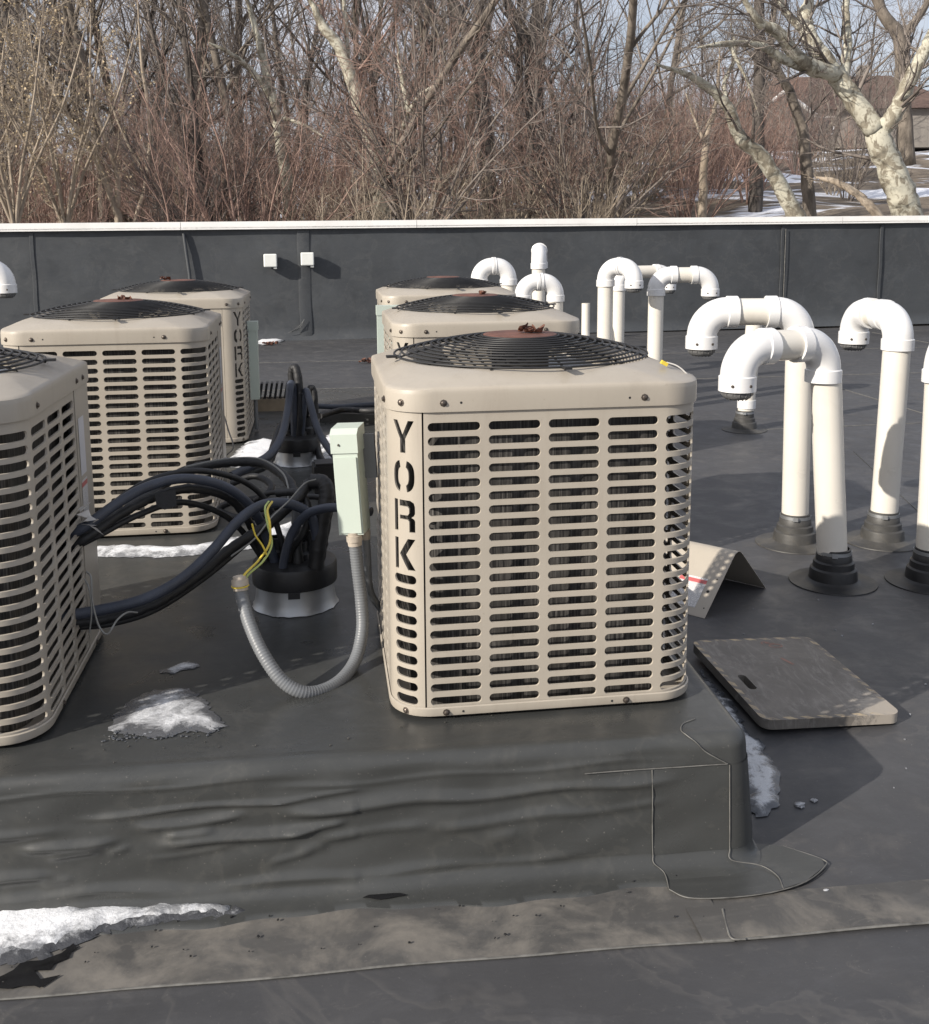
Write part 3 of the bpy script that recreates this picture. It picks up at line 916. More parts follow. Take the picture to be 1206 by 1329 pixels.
feature_tree('forked brown tree behind the house corner at the far right', [([(17.699, 30, 3.263), (17.428, 30, 5.181), (17.219, 30, 6.95), (16.747, 30, 7.487), (16.207, 30, 8.449)], .26, .15), ([(17.219, 30, 6.95), (17.721, 30, 7.506), (18.274, 30, 8.39)], .14, .08)], 'bark', 16, 'twig', 7)
feature_tree('broken tan limb arching down to the snow near the big mottled tree', [([(10.468, 18.5, 1.546), (10.222, 18.5, 1.817), (10.009, 18.7, 2.079), (9.768, 19, 2.291), (9.525, 19.3, 2.392)], .10, .05)], 'twigtan', 17, 'twigtan', 2, clen=.5, name='fallen_branch', cat='branch')
feature_tree('leaning tree with patchy white bark above the reddish thicket', [
    ([(1.439, 23, 1.418), (1.325, 23, 2.49), (1.144, 23, 3.384), (0.869, 23, 4.344), (0.534, 23, 5.286), (0.221, 23, 5.671), (-0.154, 23, 6.512)], .20, .09),
    ([(1.295, 23, 2.654), (1.624, 22.8, 3.209), (1.915, 22.6, 3.863), (1.799, 22.6, 4.773), (1.728, 22.6, 5.394)], .09, .03),
    ([(1.915, 22.6, 3.863), (2.27, 22.5, 4.296), (2.914, 22.4, 4.603)], .06, .02),
    ([(0.715, 23, 4.738), (0.708, 23.3, 5.498), (0.659, 23.5, 6.642)], .06, .04)], 'syc', 18, 'twigred', 10)
feature_tree('bent grey tree dividing above its knee left of the reddish thicket', [
    ([(-0.586, 23, 1.431), (-0.637, 23, 2.41), (-0.78, 23, 3.454), (-0.868, 23, 4.167), (-1.075, 23, 5.104), (-1.417, 23, 6.481)], .15, .07),
    ([(-0.839, 23, 4.088), (-1.237, 22.8, 4.684), (-1.671, 22.5, 5.015), (-2.103, 22.3, 5.2)], .08, .03),
    ([(-0.799, 23, 3.851), (-0.157, 22.6, 3.58), (0.312, 22.4, 3.251)], .05, .015)], 'syc', 19, 'twig', 9)
feature_tree('dark leaning tree with heavy rising limbs beside the reddish thicket', [
    ([(4.324, 26, 1.397), (4.174, 26, 3.281), (3.953, 26, 5.482), (3.58, 26, 6.375), (3.213, 26, 7.255)], .22, .12),
    ([(3.953, 26, 5.572), (3.889, 25.8, 6.343), (4.162, 25.5, 7.167)], .10, .06)], 'barkdk', 20, 'twig', 8)
feature_tree('thick dark tree with a broad fork near the middle of the wood', [
    ([(5.716, 27, 1.387), (5.603, 27, 3.744), (5.494, 27, 6.035), (5.845, 27, 7.538)], .25, .14),
    ([(5.534, 27, 5.847), (4.996, 27, 6.683), (4.701, 27, 7.511)], .13, .08), ([(5.537, 27, 5.279), (4.824, 26.6, 5.772), (4.193, 26.3, 6.17)], .07, .03)], 'barkdk', 21, 'twig', 8)
feature_tree('pale many stemmed small tree left of the far end of the wood', [
    ([(-3.801, 21, 1.483), (-3.825, 21, 1.82), (-3.971, 21, 2.256), (-4.236, 21, 3.046), (-4.658, 21, 3.681), (-5.202, 21, 4.857)], .085, .03),
    ([(-3.821, 21, 1.893), (-3.784, 21, 2.545), (-3.946, 20.8, 3.243), (-4.117, 20.7, 4), (-4.034, 20.7, 5.371)], .06, .02),
    ([(-3.849, 21, 1.893), (-4.194, 21.2, 2.772), (-4.563, 21.4, 3.249), (-5.082, 21.5, 3.298)], .04, .014),
    ([(-4.212, 21, 2.974), (-4.656, 20.7, 3.718), (-5.128, 20.5, 4.032)], .035, .012)], 'twigtan', 22, 'twigtan', 10, clen=1.2, leaves=700)
feature_tree('slender pale tree with a curved stem in the left part of the wood', [
    ([(-3.726, 22, 1.484), (-3.442, 22, 2.294), (-3.294, 22, 3.127), (-3.277, 22, 3.726), (-3.371, 22, 4.762), (-3.39, 22, 6.07)], .06, .025),
    ([(-3.411, 22, 2.598), (-3.697, 22, 3.125), (-3.93, 22, 3.721), (-4.082, 22, 4.164)], .04, .014)], 'twigtan', 23, 'twigred', 9, clen=1.1)
for sd, (px, py, d) in enumerate(((20, 300, 19.5), (85, 300, 20.2), (-40, 300, 20.5))):
    p = [(-5.304, 19.5, 1.465), (-4.616, 20.2, 1.46), (-6.39, 20.5, 1.471)][sd]
    lim = []
    for k in range(7):
        a = 6.28 * k / 7 + sd; q = Vector(p)
        lim.append(([p, q + Vector((0.4 * math.cos(a), 0.3 * math.sin(a), 1.1)), q + Vector((1.0 * math.cos(a), .7 * math.sin(a), 2.3)), q + Vector((1.5 * math.cos(a), math.sin(a), 3.8))], .035, .010))
    feature_tree(['tall shrub hung with pale dry leaves at the left edge of the view', 'leafy tan shrub right of the shrub at the left edge', 'pale leafed shrub partly beyond the left edge of the view'][sd], lim, 'twigtan', 30 + sd, 'twigtan', 7, clen=1.0, leaves=1500, name='bare_shrub', cat='shrub')

# rounded twiggy bushes that stand out of the undergrowth
for k, (p, H, lab) in enumerate((((2.027, 21.2, 1.477), 4.5, 'broad rounded reddish bush before the patchy white tree, mid wood'), ((5.969, 22.5, 1.455), 3.9, 'rounded reddish bush left of the snow gap, right of the middle'), ((-2.311, 22, 1.506), 3.2, 'small rounded reddish bush in the left part of the wood'))):
    w, t = MB(), MB(); rg = random.Random(900 + k); spec_start[0] = .22
    spec = [(7, .10, .03, 11, .44, .75, 5), (5, .15, .04, 8, .42, .7, 4), (3, .17, .03, 0, .5, .6, 3)]
    for q in range(17):
        a = 6.283 * q / 17 + rg.random() * .3; sp = rg.uniform(.15, 1.25)
        grow(rg, w, t, Vector((.1 * math.cos(a), .1 * math.sin(a), -.3)), Vector((math.cos(a) * sp, math.sin(a) * sp, 1)), H * rg.uniform(.8, 1.05), .035, 0, spec)
    e = thing('rounded_bush', lab, 'bush', p)
    w.build('stems', M['twig'], e, True, 180); o = t.build('twigs', M['twigred'], e, True, 180); o['kind'] = 'stuff'

# house on the hill
hx, hy = 32.0, 72.0
hz = terrain(hx, hy) - 0.2
house = thing('house', 'grey house with a broad brown roof on the hill behind the mottled tree', 'house', (hx, hy, hz), R(-12))
house.scale = (1.0, 1.0, 1.0)
M['siding'] = simple('grey_siding', (0.22, 0.20, 0.18), 0.8, var=0.06)
M['shingle'] = simple('brown_shingles', (0.105, 0.068, 0.056), 0.9, var=0.25, scale=3)
mb = MB(); mb.box((4, 0, 1.3), (14, 8, 2.6)); mb.build('wall', M['siding'], house)
mb = MB()
mb.add([(-3.6, -4.6, 2.5), (11.6, -4.6, 2.5), (11.6, 4.6, 2.5), (-3.6, 4.6, 2.5), (0.2, 0, 5.2), (8, 0, 5.2)], [(0, 1, 5, 4), (1, 2, 5), (2, 3, 4, 5), (3, 0, 4), (0, 3, 2, 1)])
mb.build('roof', M['shingle'], house, False)
mb = MB(); mb.box((-0.4, -4.6, 1.1), (3.6, 1.6, 2.2)); mb.add([(-2.3, -5.42, 2.15), (1.5, -5.42, 2.15), (-0.4, -5.42, 3.5), (-2.3, -3.0, 2.15), (1.5, -3.0, 2.15), (-0.4, -3.0, 3.5)], [(0, 1, 2), (0, 2, 5, 3), (1, 4, 5, 2)])
mb.build('gable_porch', M['siding'], house, False)
mb = MB(); mb.tube([(-2.5, -5.5, 2.0), (-0.4, -5.5, 3.55)], .14, 4); mb.tube([(-0.4, -5.5, 3.55), (1.7, -5.5, 2.0)], .14, 4); mb.build('gable_trim', M['coping'], house, False)
for k, x in enumerate((2.6,)):
    mb = MB(); mb.box((x, -4.03, 1.5), (1.3, .08, 1.2)); f = mb.build('window', M['coping'], house)
    mb = MB(); mb.box((x, -4.08, 1.5), (1.1, .03, 1.0)); mb.build('pane', simple('window_glass', (0.05, 0.06, 0.08), 0.1), f)
mb = MB(); mb.box((6.2, 0.3, 5.3), (.7, .7, 1.2)); mb.build('chimney', M['siding'], house)

# ------------------------------------------------------------------ AIR CONDITIONERS
UW, UH, UR = 0.368, 0.742, 0.095      # half width, cabinet height, corner radius
STR = 2 * (UW - UR); ARC = UR * PI / 2; QP = STR + ARC
def perim(u):
    """point and outward normal on the rounded square; u=0 starts the front left arc"""
    q = math.floor(u / QP); v = u - q * QP
    if v < ARC:
        a = v / UR
        p = (-(UW - UR) - UR * math.cos(a), -(UW - UR) - UR * math.sin(a)); n = (-math.cos(a), -math.sin(a))
    else:
        p = (-(UW - UR) + v - ARC, -UW); n = (0.0, -1.0)
    for _ in range(int(q) % 4):
        p = (-p[1], p[0]); n = (-n[1], n[0])
    return p, n
def uvp(u, z, d=0.0):
    p, n = perim(u % (4 * QP)); return (p[0] - n[0] * d, p[1] - n[1] * d, z)
CW = 4 * QP / 20
U0 = ARC - 0.018
ROWS, Z0R, PIT = 21, 0.047, 0.0327
def grille(cols, name, parent, mat, ulo=None, uhi=None):
    """stamped sheet with pressed stadium slots for the given (column index, subdivisions)"""
    mb = MB(); vs = []; fs = []; key = {}
    def vid(u, z, d=0.0):
        k = (round(u, 5), round(z, 5), round(d, 5))
        if k not in key: key[k] = len(vs); vs.append(uvp(u, z, d))
        return key[k]
    hs = 0.0103
    for (k, sub) in cols:
        ua, ub = U0 + k * CW, U0 + (k + 1) * CW
        uca, ucb = ua + 0.009 + hs, ub - 0.009 - hs
        mids = [uca + (ucb - uca) * i / sub for i in range(1, sub)]
        for r_ in range(ROWS):
            zc = Z0R + PIT * r_; zl, zh = zc - PIT / 2, zc + PIT / 2
            hole = []; outr = []
            for i, a in enumerate([-90, -60, -30, 0, 30, 60, 90]):
                hole.append((ucb + hs * math.cos(R(a)), zc + hs * math.sin(R(a))))
                outr.append([(ucb, zl), ((ucb + ub) / 2, zl), (ub, zl), (ub, zc), (ub, zh), ((ucb + ub) / 2, zh), (ucb, zh)][i])
            for m in reversed(mids): hole.append((m, zc + hs)); outr.append((m, zh))
            for i, a in enumerate([90, 120, 150, 180, 210, 240, 270]):
                hole.append((uca + hs * math.cos(R(a)), zc + hs * math.sin(R(a))))
                outr.append([(uca, zh), ((uca + ua) / 2, zh), (ua, zh), (ua, zc), (ua, zl), ((uca + ua) / 2, zl), (uca, zl)][i])
            for m in mids: hole.append((m, zc - hs)); outr.append((m, zl))
            n = len(hole)
            def shr(p, s):
                cu = min(max(p[0], uca), ucb)
                return (cu + (p[0] - cu) * s, zc + (p[1] - zc) * s)
            O = [vid(*p) for p in outr]; H0 = [vid(*p) for p in hole]
            H1 = [vid(*shr(p, 0.955), 0.0015) for p in hole]; H2 = [vid(*shr(p, 0.925), 0.0048) for p in hole]
            for i in range(n):
                j = (i + 1) % n
                if O[i] != O[j]: fs.append((O[i], O[j], H0[j], H0[i]))
                else: fs.append((O[i], H0[j], H0[i]))
                fs.append((H0[i], H0[j], H1[j], H1[i])); fs.append((H1[i], H1[j], H2[j], H2[i]))
        us = [ua, (uca + ua) / 2, uca] + mids + [ucb, (ucb + ub) / 2, ub]
        for (a, b) in zip(us, us[1:]):
            fs.append((vid(a, 0.0095), vid(b, 0.0095), vid(b, Z0R - PIT / 2), vid(a, Z0R - PIT / 2)))
            fs.append((vid(a, Z0R + PIT * (ROWS - .5)), vid(b, Z0R + PIT * (ROWS - .5)), vid(b, UH), vid(a, UH)))
    mb.add(vs, fs)
    return mb.build(name, mat, parent, True, 50)

LW, LH, LS = 0.059, 0.075, 0.0148
def letter_polys():
    w, h, s = LW, LH, LS
    Y = [[(0, h), (s, h), (w / 2, h * .57), (w - s, h), (w, h), (w / 2 + s * .5, h * .44), (w / 2 + s * .5, 0), (w / 2 - s * .5, 0), (w / 2 - s * .5, h * .44)]]
    def half(sgn):
        o = []; i = []
        for k in range(13):
            a = R(-76 + 152 * k / 12)
            sx = lambda v, e=.75: math.copysign(abs(v) ** e, v)
            o.append((w / 2 + sgn * w / 2 * sx(math.cos(a)), h / 2 + h / 2 * sx(math.sin(a))))
            a2 = R(-66 + 132 * k / 12)
            i.append((w / 2 + sgn * (w / 2 - s) * sx(math.cos(a2)), h / 2 + (h / 2 - s) * sx(math.sin(a2))))
        return o + i[::-1]
    O = [half(1), half(-1)]
    g = s * .8 + .006
    Rl = [[(0, 0), (s * .8, 0), (s * .8, h), (0, h)],
          [(g, h), (w - .012, h), (w - .003, h - .005), (w, h - .014), (w, h * .60), (w - .003, h * .52), (w - .009, h * .47), (w - .002, h * .42), (w, h * .36), (w, 0), (w - s, 0), (w - s, h * .34), (w - s - .004, h * .39), (g, h * .39),
           (g, h * .52), (w - s - .004, h * .53), (w - s, h * .60), (w - s, h - s - .004), (w - s - .004, h - s), (g, h - s)]]
    K = [[(0, 0), (s * .8, 0), (s * .8, h), (0, h)],
         [(g - .002, h * .5), (w - s * 1.3, h), (w, h), (g + s * 1.15, h * .5), (w, 0), (w - s * 1.3, 0)]]
    return [Y, O, Rl, K]

def corner_panel(parent):
    ua, ub = U0 - CW + 0.0015, U0 - 0.004
    zl, zh = 0.0095, UH
    holes = []
    zt = [0.640, 0.548, 0.455, 0.364]
    for polys, zb in zip(letter_polys(), zt):
        for p in polys: holes.append([(0.050 + x, zb + y) for x, y in p])
    hs = 0.0108
    for r_ in range(10):
        zc = Z0R + PIT * r_
        a, b = 0.046 + hs, 0.110 - hs
        holes.append([(b + hs * math.cos(R(t)), zc + hs * math.sin(R(t))) for t in range(-90, 91, 30)] + [(a + hs * math.cos(R(t)), zc + hs * math.sin(R(t))) for t in range(90, 271, 30)])
    # split long hole edges so that they follow the rounded corner
    def dens(loop, st=0.008):
        out = []
        for i in range(len(loop)):
            p, q = loop[i], loop[(i + 1) % len(loop)]
            n = max(1, int(abs(q[0] - p[0]) / st + 0.999))
            for k in range(n): out.append((p[0] + (q[0] - p[0]) * k / n, p[1] + (q[1] - p[1]) * k / n))
        return out
    holes = [dens(h) for h in holes]
    nz = 60
    outer = dens([(ua, zl), (ub, zl), (ub, zh), (ua, zh)])
    extra = [(ua + (ub - ua) * i / 20, zl + (zh - zl) * j / nz) for i in range(1, 20) for j in range(1, nz)]
    V, T = cdt_region(outer, holes, extra)
    mb = MB()
    mb.add([uvp(u, z) for u, z in V], T)
    for h in holes:
        n = len(h)
        if sum(h[i][0] * h[(i + 1) % n][1] - h[(i + 1) % n][0] * h[i][1] for i in range(n)) < 0: h = h[::-1]
        vs = [uvp(u, z) for u, z in h] + [uvp(u, z, 0.0045) for u, z in h]
        mb.add(vs, [(i, (i + 1) % n, n + (i + 1) % n, n + i) for i in range(n)])
    # folded edge beside the dark seam
    vs = []
    for j in range(2):
        z = (zl, zh)[j]; vs += [uvp(ub, z), uvp(ub, z, 0.012)]
    mb.add(vs, [(0, 1, 3, 2)])
    return mb.build('corner_panel', M['beige'], parent, True, 50)

def rsq(half, rad, n=10):
    out = []
    for q in range(4):
        for k in range(n + 1):
            a = R(180 + 90 * q) + R(90) * k / n
            cx = -(half - rad) if q in (0, 3) else (half - rad)
            cy = -(half - rad) if q in (0, 1) else (half - rad)
            out.append((cx + rad * math.cos(a), cy + rad * math.sin(a)))
    return out

def loft(mb, rings):
    n = len(rings[0]); vs = []; fs = []
    for rg in rings: vs += rg
    for i in range(len(rings) - 1):
        for k in range(n):
            k2 = (k + 1) % n
            fs.append((i * n + k, i * n + k2, (i + 1) * n + k2, (i + 1) * n + k))
    mb.add(vs, fs)

def make_unit():
    root = thing('air_conditioner', 'x', 'air conditioner', (0, 0, 0), 0, 'beige air conditioners on the platform')
    # base pan and feet
    mb = MB()
    loft(mb, [[(x, y, 0.013) for x, y in rsq(0.30, .06)], [(x, y, 0.010) for x, y in rsq(0.366, .095)], [(x, y, 0.012) for x, y in rsq(0.3715, .097)], [(x, y, 0.020) for x, y in rsq(0.3735, .099)], [(x, y, 0.031) for x, y in rsq(0.3735, .099)], [(x, y, 0.033) for x, y in rsq(0.3700, .097)]])
    n = len(mb.v) // 6
    mb.f.append(tuple(range(n))[::-1]); mb.mi.append(0)
    mb.build('base_pan', M['beige'], root, True, 50)
    for x in (-.25, .25):
        for y in (-.25, .25):
            mb = MB(); mb.lathe([(0, -.001), (.03, -.001), (.03, .012), (0, .012)], 12, (x, y, 0)); mb.build('foot', M['bootdk'], root)
    grille([(0, 2), (1, 2), (2, 2), (3, 2), (4, 6)], 'louver_panel', root, M['beige'])
    grille([(5, 2), (6, 2), (7, 2)], 'louver_panel', root, M['beige'])
    grille([(10, 2), (11, 2), (12, 2), (13, 2), (14, 6)], 'louver_panel', root, M['beige'])
    grille([(15, 2), (16, 2), (17, 2), (18, 2)], 'louver_panel', root, M['beige'])
    corner_panel(root)
    # service panel round the rear right corner
    mb = MB(); vs = []; fs = []
    ua, ub = U0 + 8 * CW + 0.004, U0 + 10 * CW
    nn = 24
    for k in range(nn + 1):
        u = ua + (ub - ua) * k / nn
        vs += [uvp(u, 0.0095, -0.002), uvp(u, UH, -0.002)]
    for k in range(nn): fs.append((2 * k, 2 * k + 2, 2 * k + 3, 2 * k + 1))
    vs += [uvp(ua, .0095, .012), uvp(ua, UH, .012)]; b = len(vs)
    fs.append((0, 1, b - 1, b - 2))
    mb.add(vs, fs); sp = mb.build('service_panel', M['beige'], root, True, 50)
    for (nm, za, zb, mt, wa) in (('label', .50, .655, 'blank', .018), ('label', .385, .488, 'label', .018)):
        mb = MB(); vs = []; fs = []
        for k in range(5):
            u = ua + wa + .062 * k / 4
            vs += [uvp(u, za, -0.0032), uvp(u, zb, -0.0032)]
        for k in range(4): fs.append((2 * k, 2 * k + 2, 2 * k + 3, 2 * k + 1))
        mb.add(vs, fs); mb.build(nm, M[mt], sp)
    # dark frame seen through the seams
    mb = MB(); loft(mb, [[(x, y, 0.02) for x, y in rsq(0.352, .085)], [(x, y, UH) for x, y in rsq(0.352, .085)]])
    me_keep = [f for i, f in enumerate(mb.f)]
    # only the posts at the corner seams, so that light falls in through the slots
    for u in (U0 - 0.002, U0 - CW, U0 + 8 * CW, U0 + 10 * CW):
        p, nrm = perim(u % (4 * QP)); a = math.atan2(nrm[1], nrm[0]); mb = MB()
        mb.box((p[0] - nrm[0] * .014, p[1] - nrm[1] * .014, UH / 2 + .01), (.004, .022, UH - .03), Matrix.Rotation(a, 3, 'Z'))
        mb.build('frame_post', M['dark'], root)
    # coil
    mb = MB(); loft(mb, [[(x, y, 0.014) for x, y in rsq(0.318, .075)], [(x, y, UH - .02) for x, y in rsq(0.318, .075)], [(x, y, UH - .02) for x, y in rsq(0.300, .06)], [(x, y, 0.035) for x, y in rsq(0.300, .06)]])
    mb.build('coil', M['coil'], root, True, 50)
    # cap
    mb = MB()
    def morph(half, rad, rc, t, z, dip=0.0):
        sq = rsq(half, rad); out = []
        for i, (x, y) in enumerate(sq):
            a = math.atan2(y, x); cx, cy = rc * math.cos(a), rc * math.sin(a)
            e = max(0.0, (math.hypot(x, y) / half - 1.08) / .30)
            out.append((x + (cx - x) * t, y + (cy - y) * t, z - dip * min(1, e)))
        return out
    def sqz(half, rad, z): return [(x, y, z) for x, y in rsq(half, rad)]
    loft(mb, [sqz(.366, .096, .736), sqz(.3745, .102, .7365), sqz(.3750, .103, .742), sqz(.3755, .105, .775), morph(.3752, .106, .3, 0, .788, .012), morph(.3742, .106, .3, 0, .7945, .013), morph(.3710, .107, .3, 0, .7985, .014), morph(.3640, .108, .3, 0, .8015, .015), morph(.358, .108, .3, 0, .8040, .015),
              morph(.352, .11, .345, .06, .8075, .014), morph(.348, .115, .347, .25, .813, .012), morph(.346, .13, .346, .6, .8180, .006), morph(.343, .14, .342, 1, .8205), morph(.34, .14, .334, 1, .8215), morph(.33, .14, .326, 1, .818), morph(.3, .1, .318, 1, .80), morph(.3, .1, .312, 1, .70)])
    mb.build('top_cap', M['beige'], root, True, 32)
    # screws
    sc = MB(); sc.lathe([(0, .006), (.0035, .006), (.0055, .0045), (.0055, .002), (.0085, .0015), (.0085, 0)], 8)
    me = None
    for (u, z, d) in [(U0 + .0 + .045, .757, -.0065), (U0 + .51, .757, -.0065), (U0 - .05, .757, -.0065), (U0 + .045, .021, -.005), (U0 + .48, .021, -.005), (U0 - .05, .021, -.005), (U0 - .115, .757, -.0065),
                      (U0 + .045 + QP, .757, -.0065), (U0 + .43 + QP, .757, -.0065), (U0 + .5 + QP, .757, -.0065), (U0 + .48 + QP, .021, -.005), (U0 + .1 + QP, .021, -.005)]:
        p, nrm = perim(u % (4 * QP))
        if me is None:
            o = sc.build('screw', M['screw'], root); me = o.data
        else: o = link_mesh('screw', me, root)
        o.location = (p[0] - nrm[0] * d, p[1] - nrm[1] * d, z)
        o.rotation_euler = Vector((nrm[0], nrm[1], 0)).to_track_quat('Z', 'Y').to_euler()
    # knock-out holes beside the screws
    for (u, z, d) in [(U0 + .085, .757, -.0074), (U0 + .475, .757, -.0074), (U0 + .085, .021, -.0058), (U0 + .445, .021, -.0058)]:
        p, nrm = perim(u % (4 * QP)); mb = MB(); mb.lathe([(0, 0), (.003, 0)], 8)
        o = mb.build('pilot_hole', M['dark'], root); o.location = (p[0] - nrm[0] * d, p[1] - nrm[1] * d, z)
        o.rotation_euler = Vector((nrm[0], nrm[1], 0)).to_track_quat('Z', 'Y').to_euler()
    # fan guard: frame of radial wires carrying single rings
    def gz(r): return .8235 + .050 * (1 - (max(r, .085) / .333) ** 1.9)
    mb = MB()
    for k in range(12):
        a = 2 * PI * k / 12 + .13
        mb.tube([(r * math.cos(a), r * math.sin(a), gz(r) - .0045) for r in [.08 + (.331 - .08) * i / 10 for i in range(11)]], .0026, 5)
    for k in range(4):
        a = 2 * PI * k / 4 + .13
        mb.box((.339 * math.cos(a), .339 * math.sin(a), .825), (.03, .018, .006), Matrix.Rotation(a, 3, 'Z'))
    guard = mb.build('fan_guard', M['wire'], root, True, 60)
    for k in range(13):
        r = .328 - .0190 * k
        mb = MB()
        pts = [(r * math.cos(2 * PI * i / 56), r * math.sin(2 * PI * i / 56), gz(r)) for i in range(56)]
        seg = 5; vs = []; fs = []
        for i in range(56):
            a = 2 * PI * i / 56
            for s in range(seg):
                b = 2 * PI * s / seg
                vs.append(((r + .0029 * math.cos(b)) * math.cos(a), (r + .0029 * math.cos(b)) * math.sin(a), gz(r) + .0029 * math.sin(b)))
        for i in range(56):
            for s in range(seg):
                i2, s2 = (i + 1) % 56, (s + 1) % seg
                fs.append((i * seg + s, i2 * seg + s, i2 * seg + s2, i * seg + s2))
        mb.add(vs, fs); mb.build('ring', M['wire'], guard, True, 180)
    mb = MB(); mb.lathe([(0, .8755), (.06, .875), (.092, .873), (.096, .871), (.096, .865), (.085, .863)], 32)
    mb.build('motor_cover', M['rust'], root, True, 40)
    mb = MB(); mb.lathe([(.075, .872), (.075, .74), (0, .74)], 20); mb.build('fan_motor', M['dark'], root)
    for k in range(3):
        mb = MB(); a0 = 2 * PI * k / 3; vs = []; fs = []
        for i in range(7):
            for j in range(5):
                a = a0 + .95 * i / 6; r = .07 + .22 * j / 4
                vs.append((r * math.cos(a), r * math.sin(a), .735 + .05 * i / 6))
        for i in range(6):
            for j in range(4): fs.append((i * 5 + j, i * 5 + j + 1, i * 5 + j + 6, i * 5 + j + 5))
        mb.add(vs, fs); mb.build('fan_blade', M['alu'], root)
    return root

unit0 = make_unit()
refresh_children()
UNITS = [
    ((0.512, 2.286 + UW, .30), 0.0, 'front beige air conditioner, nearest and fully visible, right of the white conduit loop'),
    ((-1.012, 2.290 + UW, .30), 0.0, 'beige air conditioner cut off by the left edge, with a service label on its side'),
    ((-0.797, 3.930 + UW, .30), R(0.5), 'beige air conditioner in the middle of the left row, black hoses crossing in front'),
    ((-0.785, 5.640 + UW, .30), R(90.0), 'rearmost air conditioner of the left row, lettering facing the gap between the rows'),
    ((0.640, 3.930 + UW, .30), 0.0, 'air conditioner directly behind the front one, only its top rising above'),
    ((0.705, 5.630 + UW, .30), 0.0, 'rearmost air conditioner of the right row, mostly hidden by two others'),
]
units = []
for i, (loc, rz, lab) in enumerate(UNITS):
    o = unit0 if i == 0 else copy_tree(unit0)
    o.location = loc; o.rotation_euler = (0, 0, rz); o['label'] = lab
    units.append(o)

# leaves lying on the caps
def leaf_clump(loc, s, seed, label, group=None):
    rg = random.Random(seed); mb = MB()
    for k in range(9):
        c = Vector((rg.gauss(0, .022), rg.gauss(0, .014), rg.uniform(0, .012))) * s
        L = rg.uniform(.02, .045) * s; Wd = L * rg.uniform(.35, .6)
        rot = Matrix.Rotation(rg.random() * 6.28, 3, 'Z') @ Matrix.Rotation(rg.gauss(0, .5), 3, 'X') @ Matrix.Rotation(rg.gauss(0, .5), 3, 'Y')
        vs = []; fs = []
        for i in range(5):
            t = i / 4 - .5; w = Wd * (1 - (2 * t) ** 2) * .9 + .001
            cu = .35 * L * (2 * t) ** 2 + rg.uniform(-.1, .1) * L
            for j in (-1, 0, 1): vs.append(rot @ Vector((t * L, j * w, cu + abs(j) * w * .7)) + c)
        zmin = min(p.z for p in vs)
        vs = [p + Vector((0, 0, max(0, -zmin) + .0005)) for p in vs]
        for i in range(4):
            for j in range(2): fs.append((i * 3 + j, i * 3 + j + 1, (i + 1) * 3 + j + 1, (i + 1) * 3 + j))
        mb.add(vs, fs)
    o = mb.build('leaf_clump', M['leaf'], None, True, 60); o.location = loc
    return tag(o, label, 'leaves', group)
for i, (k, s, lab) in enumerate(((0, .8, 'curled brown leaves on the hub of the front air conditioner'), (2, .55, 'dry leaves on the hub of the middle air conditioner in the left row'), (3, .8, 'dark dry leaves on top of the rearmost left air conditioner'), (4, .55, 'dry leaves on the hub of the second air conditioner in the right row'))):
    u = units[k].location
    leaf_clump((u.x + (.03 if i != 2 else -.06), u.y - .03, u.z + .8745), s, 50 + i, lab)

